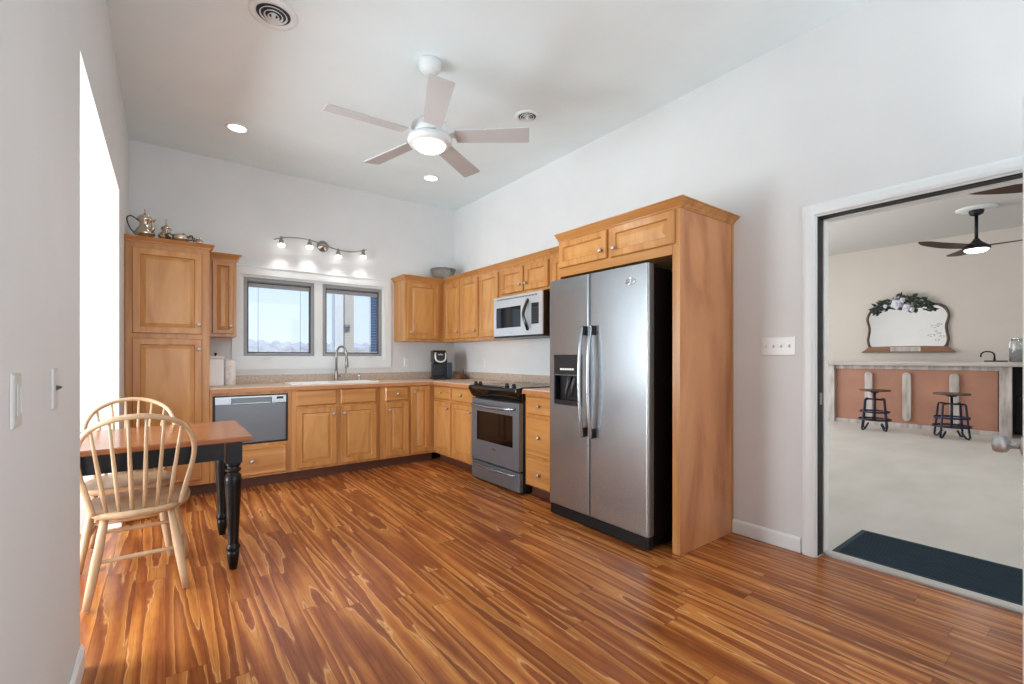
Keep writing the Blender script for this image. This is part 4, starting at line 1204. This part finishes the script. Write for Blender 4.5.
# dresser mirror on the far wall
t = thing('wall_mirror', 'antique scalloped dresser mirror on a wooden base hung above the bar', 'mirror', (LX1, 2.36, 1.28), RB)
half = [(.0, .80), (.16, .815), (.30, .85), (.43, .845), (.525, .775), (.567, .66), (.560, .58), (.545, .52), (.537, .44), (.548, .34), (.560, .25), (.545, .15), (.52, .112)]
hs = [(x, z) for x, _, z in spline([(x, 0, z) for x, z in half], 4)]
poly = [(-x, z) for x, z in reversed(hs)] + [(x, z) for x, z in hs[1:]]
gl_ = MB().prism(poly, -.022, -.004, 'y').build('glass', 'mirror', t)
fr_pts = [(x, -.02, z) for x, z in poly]
cxm, czm = 0, .45
MB().tube([((x) * 1.035, -.02, czm + (z - czm) * 1.045) for x, z in poly], .030, 10, flat=.7).build('frame', 'mirror_frame', t)
MB().prism([(-.69, 0), (.69, 0), (.63, .04), (.57, .10), (.30, .115), (-.30, .115), (-.57, .10), (-.63, .04)], -.07, -.004, 'y').build('base', 'mirror_base', t, .006)
MB().box(-.22, -.076, .015, .22, -.0702, .10).build('carved_plaque', 'rustic', t, .003)
dc = MB()
for (cx, cz, r) in ((.40, .46, .05), (.47, .50, .035), (.36, .30, .05), (.46, .34, .03), (.50, .28, .035), (.44, .22, .03), (.42, .38, .02)):
    for k in range(5):
        a = 2 * PI * k / 5 + cx * 9
        px, pz = cx + r * .9 * math.cos(a), cz + r * .45 * math.sin(a)
        dc.tube([(px - r * .35, -.0232, pz), (px, -.0236, pz + r * .16), (px + r * .35, -.0232, pz - .003)], [.001, .0045, .001], 5)
dc.build('etched_flowers', 'ink', t)
# garland over the mirror
t = thing('flower_garland', 'garland of dark leaves and pale blue flowers draped over the mirror top', 'garland', (LX1 - .05, 2.36, 2.13), RB)
t.scale = (1.15, 1.2, 1.35)
lf = MB()
rnd = random.Random(3)
for k in range(120):
    u = rnd.uniform(-1, 1); x = -.05 + u * .36; z = .10 * (1 - u * u) - .05 * abs(u) + rnd.uniform(-.06, .07)
    L_ = rnd.uniform(.05, .10); a = rnd.uniform(-.6, .6) + (PI if u < 0 else 0) if abs(u) > .35 else rnd.uniform(0, PI)
    dx, dz = math.cos(a) * L_, math.sin(a) * L_; yb = rnd.uniform(-.07, -.01); w_ = L_ * .22
    nx, nz = -dz / L_ * w_, dx / L_ * w_
    lf.rings([[(x, yb, z)] * 4, [(x + dx * .4 + nx, yb - .01, z + dz * .4 + nz), (x + dx * .4, yb - .022, z + dz * .4), (x + dx * .4 - nx, yb - .01, z + dz * .4 - nz), (x + dx * .4, yb - .004, z + dz * .4)], [(x + dx, yb - .006, z + dz)] * 4], False, False, False)
lo_ = lf.build('leaves', 'leaf', t); lo_['kind'] = 'stuff'
MB().tube(spline([(-.38, -.02, -.05), (-.2, -.03, .06), (0, -.035, .09), (.2, -.03, .03), (.36, -.02, -.08)], 5), .008, 6).build('stem', 'leaf', t)
for (x, z, r) in ((-.10, .04, .075), (.03, -.02, .055), (-.02, .09, .04), (-.24, .02, .03), (.10, -.05, .035)):
    b = MB()
    for k in range(9):
        a = 2 * PI * k / 9; rr = r * (.62 if k % 2 else .45)
        b.sphere((x + rr * math.cos(a), -.085, z + rr * math.sin(a)), r * .42, 8, 5, (1, .6, 1))
    b.sphere((x, -.10, z), r * .42, 8, 5, (1, .6, 1))
    b.build('flower', 'petal', t)


# lounge ceiling fans
def make_lounge_fan():
    t = thing('ceiling_fan', 'dark three-blade ceiling fan on a long rod in the room beyond', 'ceiling fan', (9.25, 1.19, LH), 0, 'dark lounge fans')
    MB().lathe([(.22, -.0005), (.22, -.012), (.19, -.028), (.10, -.034)], (0, 0, 0), 44).build('medallion', 'trim', t)
    MB().lathe([(.078, -.0345), (.082, -.05), (.07, -.09), (.03, -.11)], (0, 0, 0), 24).build('canopy', 'bronze', t)
    MB().cyl((0, 0, -.11), (0, 0, -.47), .02).build('downrod', 'bronze', t)
    MB().lathe([(.03, -.44), (.05, -.475), (.10, -.52), (.145, -.56), (.15, -.585), (.13, -.59)], (0, 0, 0), 30).build('motor_housing', 'bronze', t)
    MB().lathe([(.128, -.5902), (.124, -.61), (.09, -.63), (.01, -.635)], (0, 0, 0), 30).build('lamp_shade', 'glow', t)
    for k in range(3):
        a = 2 * PI * k / 3; rot = Matrix.Rotation(a, 4, 'Z')
        n = 14; R = []
        for s in range(n + 1):
            u = s / n; x = .08 + .82 * u; hw = (.055 + .02 * math.sin(u * PI)) * (1 if u < .85 else max(.25, 1 - ((u - .85) / .15) ** 2)); z = -.555 + .05 * math.sin(u * PI * .9) * -.4 + .045 * u
            tl = hw * .28 * (1 - .5 * u)
            R.append([(x, -hw, z - tl), (x, hw, z + tl), (x, hw, z + tl + .010), (x, -hw, z - tl + .010)])
        MB().rings(R, smooth=False).xf(rot).build('blade', 'walnut', t)
    return t


lf_ = make_lounge_fan(); lf_.rotation_euler = (0, 0, math.radians(28))
f2 = copy_tree(lf_); f2.location = (6.62, .10, LH); f2.rotation_euler = (0, 0, math.radians(116))
f2['label'] = 'nearer dark ceiling fan beyond the doorway, mostly hidden, one blade showing at top right'
light('lounge_fan_lamp', 'SPOT', (9.25, 1.19, LH - .65), 30, (0, 0, 0), color=(1, .97, .92), spot_size=math.radians(160), spot_blend=.6, shadow_soft_size=.1)
light('lounge_near_fan_lamp', 'SPOT', (6.62, .16, LH - .65), 30, (0, 0, 0), color=(1, .97, .92), spot_size=math.radians(160), spot_blend=.6, shadow_soft_size=.1)

# ------------------------------------------------------------------ outside the window
g = struct(MB().box(-300, YB + 1, -3.1, 300, 420, -3.0).build('ground', 'grass'))
rnd = random.Random(5)
ridge = []
n = 300
for k in range(n + 1):
    x = -220 + 440 * k / n
    ridge.append((x, 9.5 + .35 * math.sin(k * .19) + .5 * math.sin(k * 1.53) + rnd.uniform(-.7, .7)))
tr = MB()
R0 = [(x, 262, -3) for x, z in ridge]; R1 = [(x, 264, z * .7) for x, z in ridge]; R2 = [(x, 268, z) for x, z in ridge]; R3 = [(x, 280, z * .8) for x, z in ridge]
v = R0 + R1 + R2 + R3; f = []
for r in range(3):
    for k in range(n):
        a = r * (n + 1) + k; f.append((a, a + 1, a + n + 2, a + n + 1))
tr.add(v, f)
tl = tag(tr.build('tree_line', 'hills'), 'hazy winter tree line on the horizon outside the left window', 'trees'); tl['kind'] = 'stuff'
t = thing('porch_post', 'white square porch post outside the right window', 'post', (2.335, 8.0, -.3))
MB().box(-.075, -.075, 0, .075, .075, 3.3).build('shaft', 'post_white', t, .006)
MB().box(-.095, -.095, -.002, .095, .095, .16).build('plinth', 'post_white', t, .006)
t = thing('siding_post', 'tan siding corner board outside just right of the white porch post', 'post', (2.525, 8.02, -.3))
MB().box(-.075, -.04, 0, .08, .06, 3.3).build('board', 'post_tan', t, .004)
MB().lathe([(.05, 0), (.05, .05), (.03, .07)], (-.05, -.041, 2.0), 16, '-y').build('porch_lamp', 'nickel', t)
t = thing('shutter_panel', 'blue painted exterior shutter outside at the right edge of the right window', 'shutter', (3.03, 8.0, -.3))
b = MB().box(-.11, 0, 0, .13, .04, 3.3)
b.build('board', 'navy_wall', t, .004)
b = MB()
for k in range(3): b.box(-.10 + k * .08, -.008, .02, -.04 + k * .08, -.0003, 3.28)
b.build('batten', 'navy_wall', t)
struct(MB().box(-1, YB + .2, -.4, 6, 9, -.3).build('floor_porch', 'rustic'))
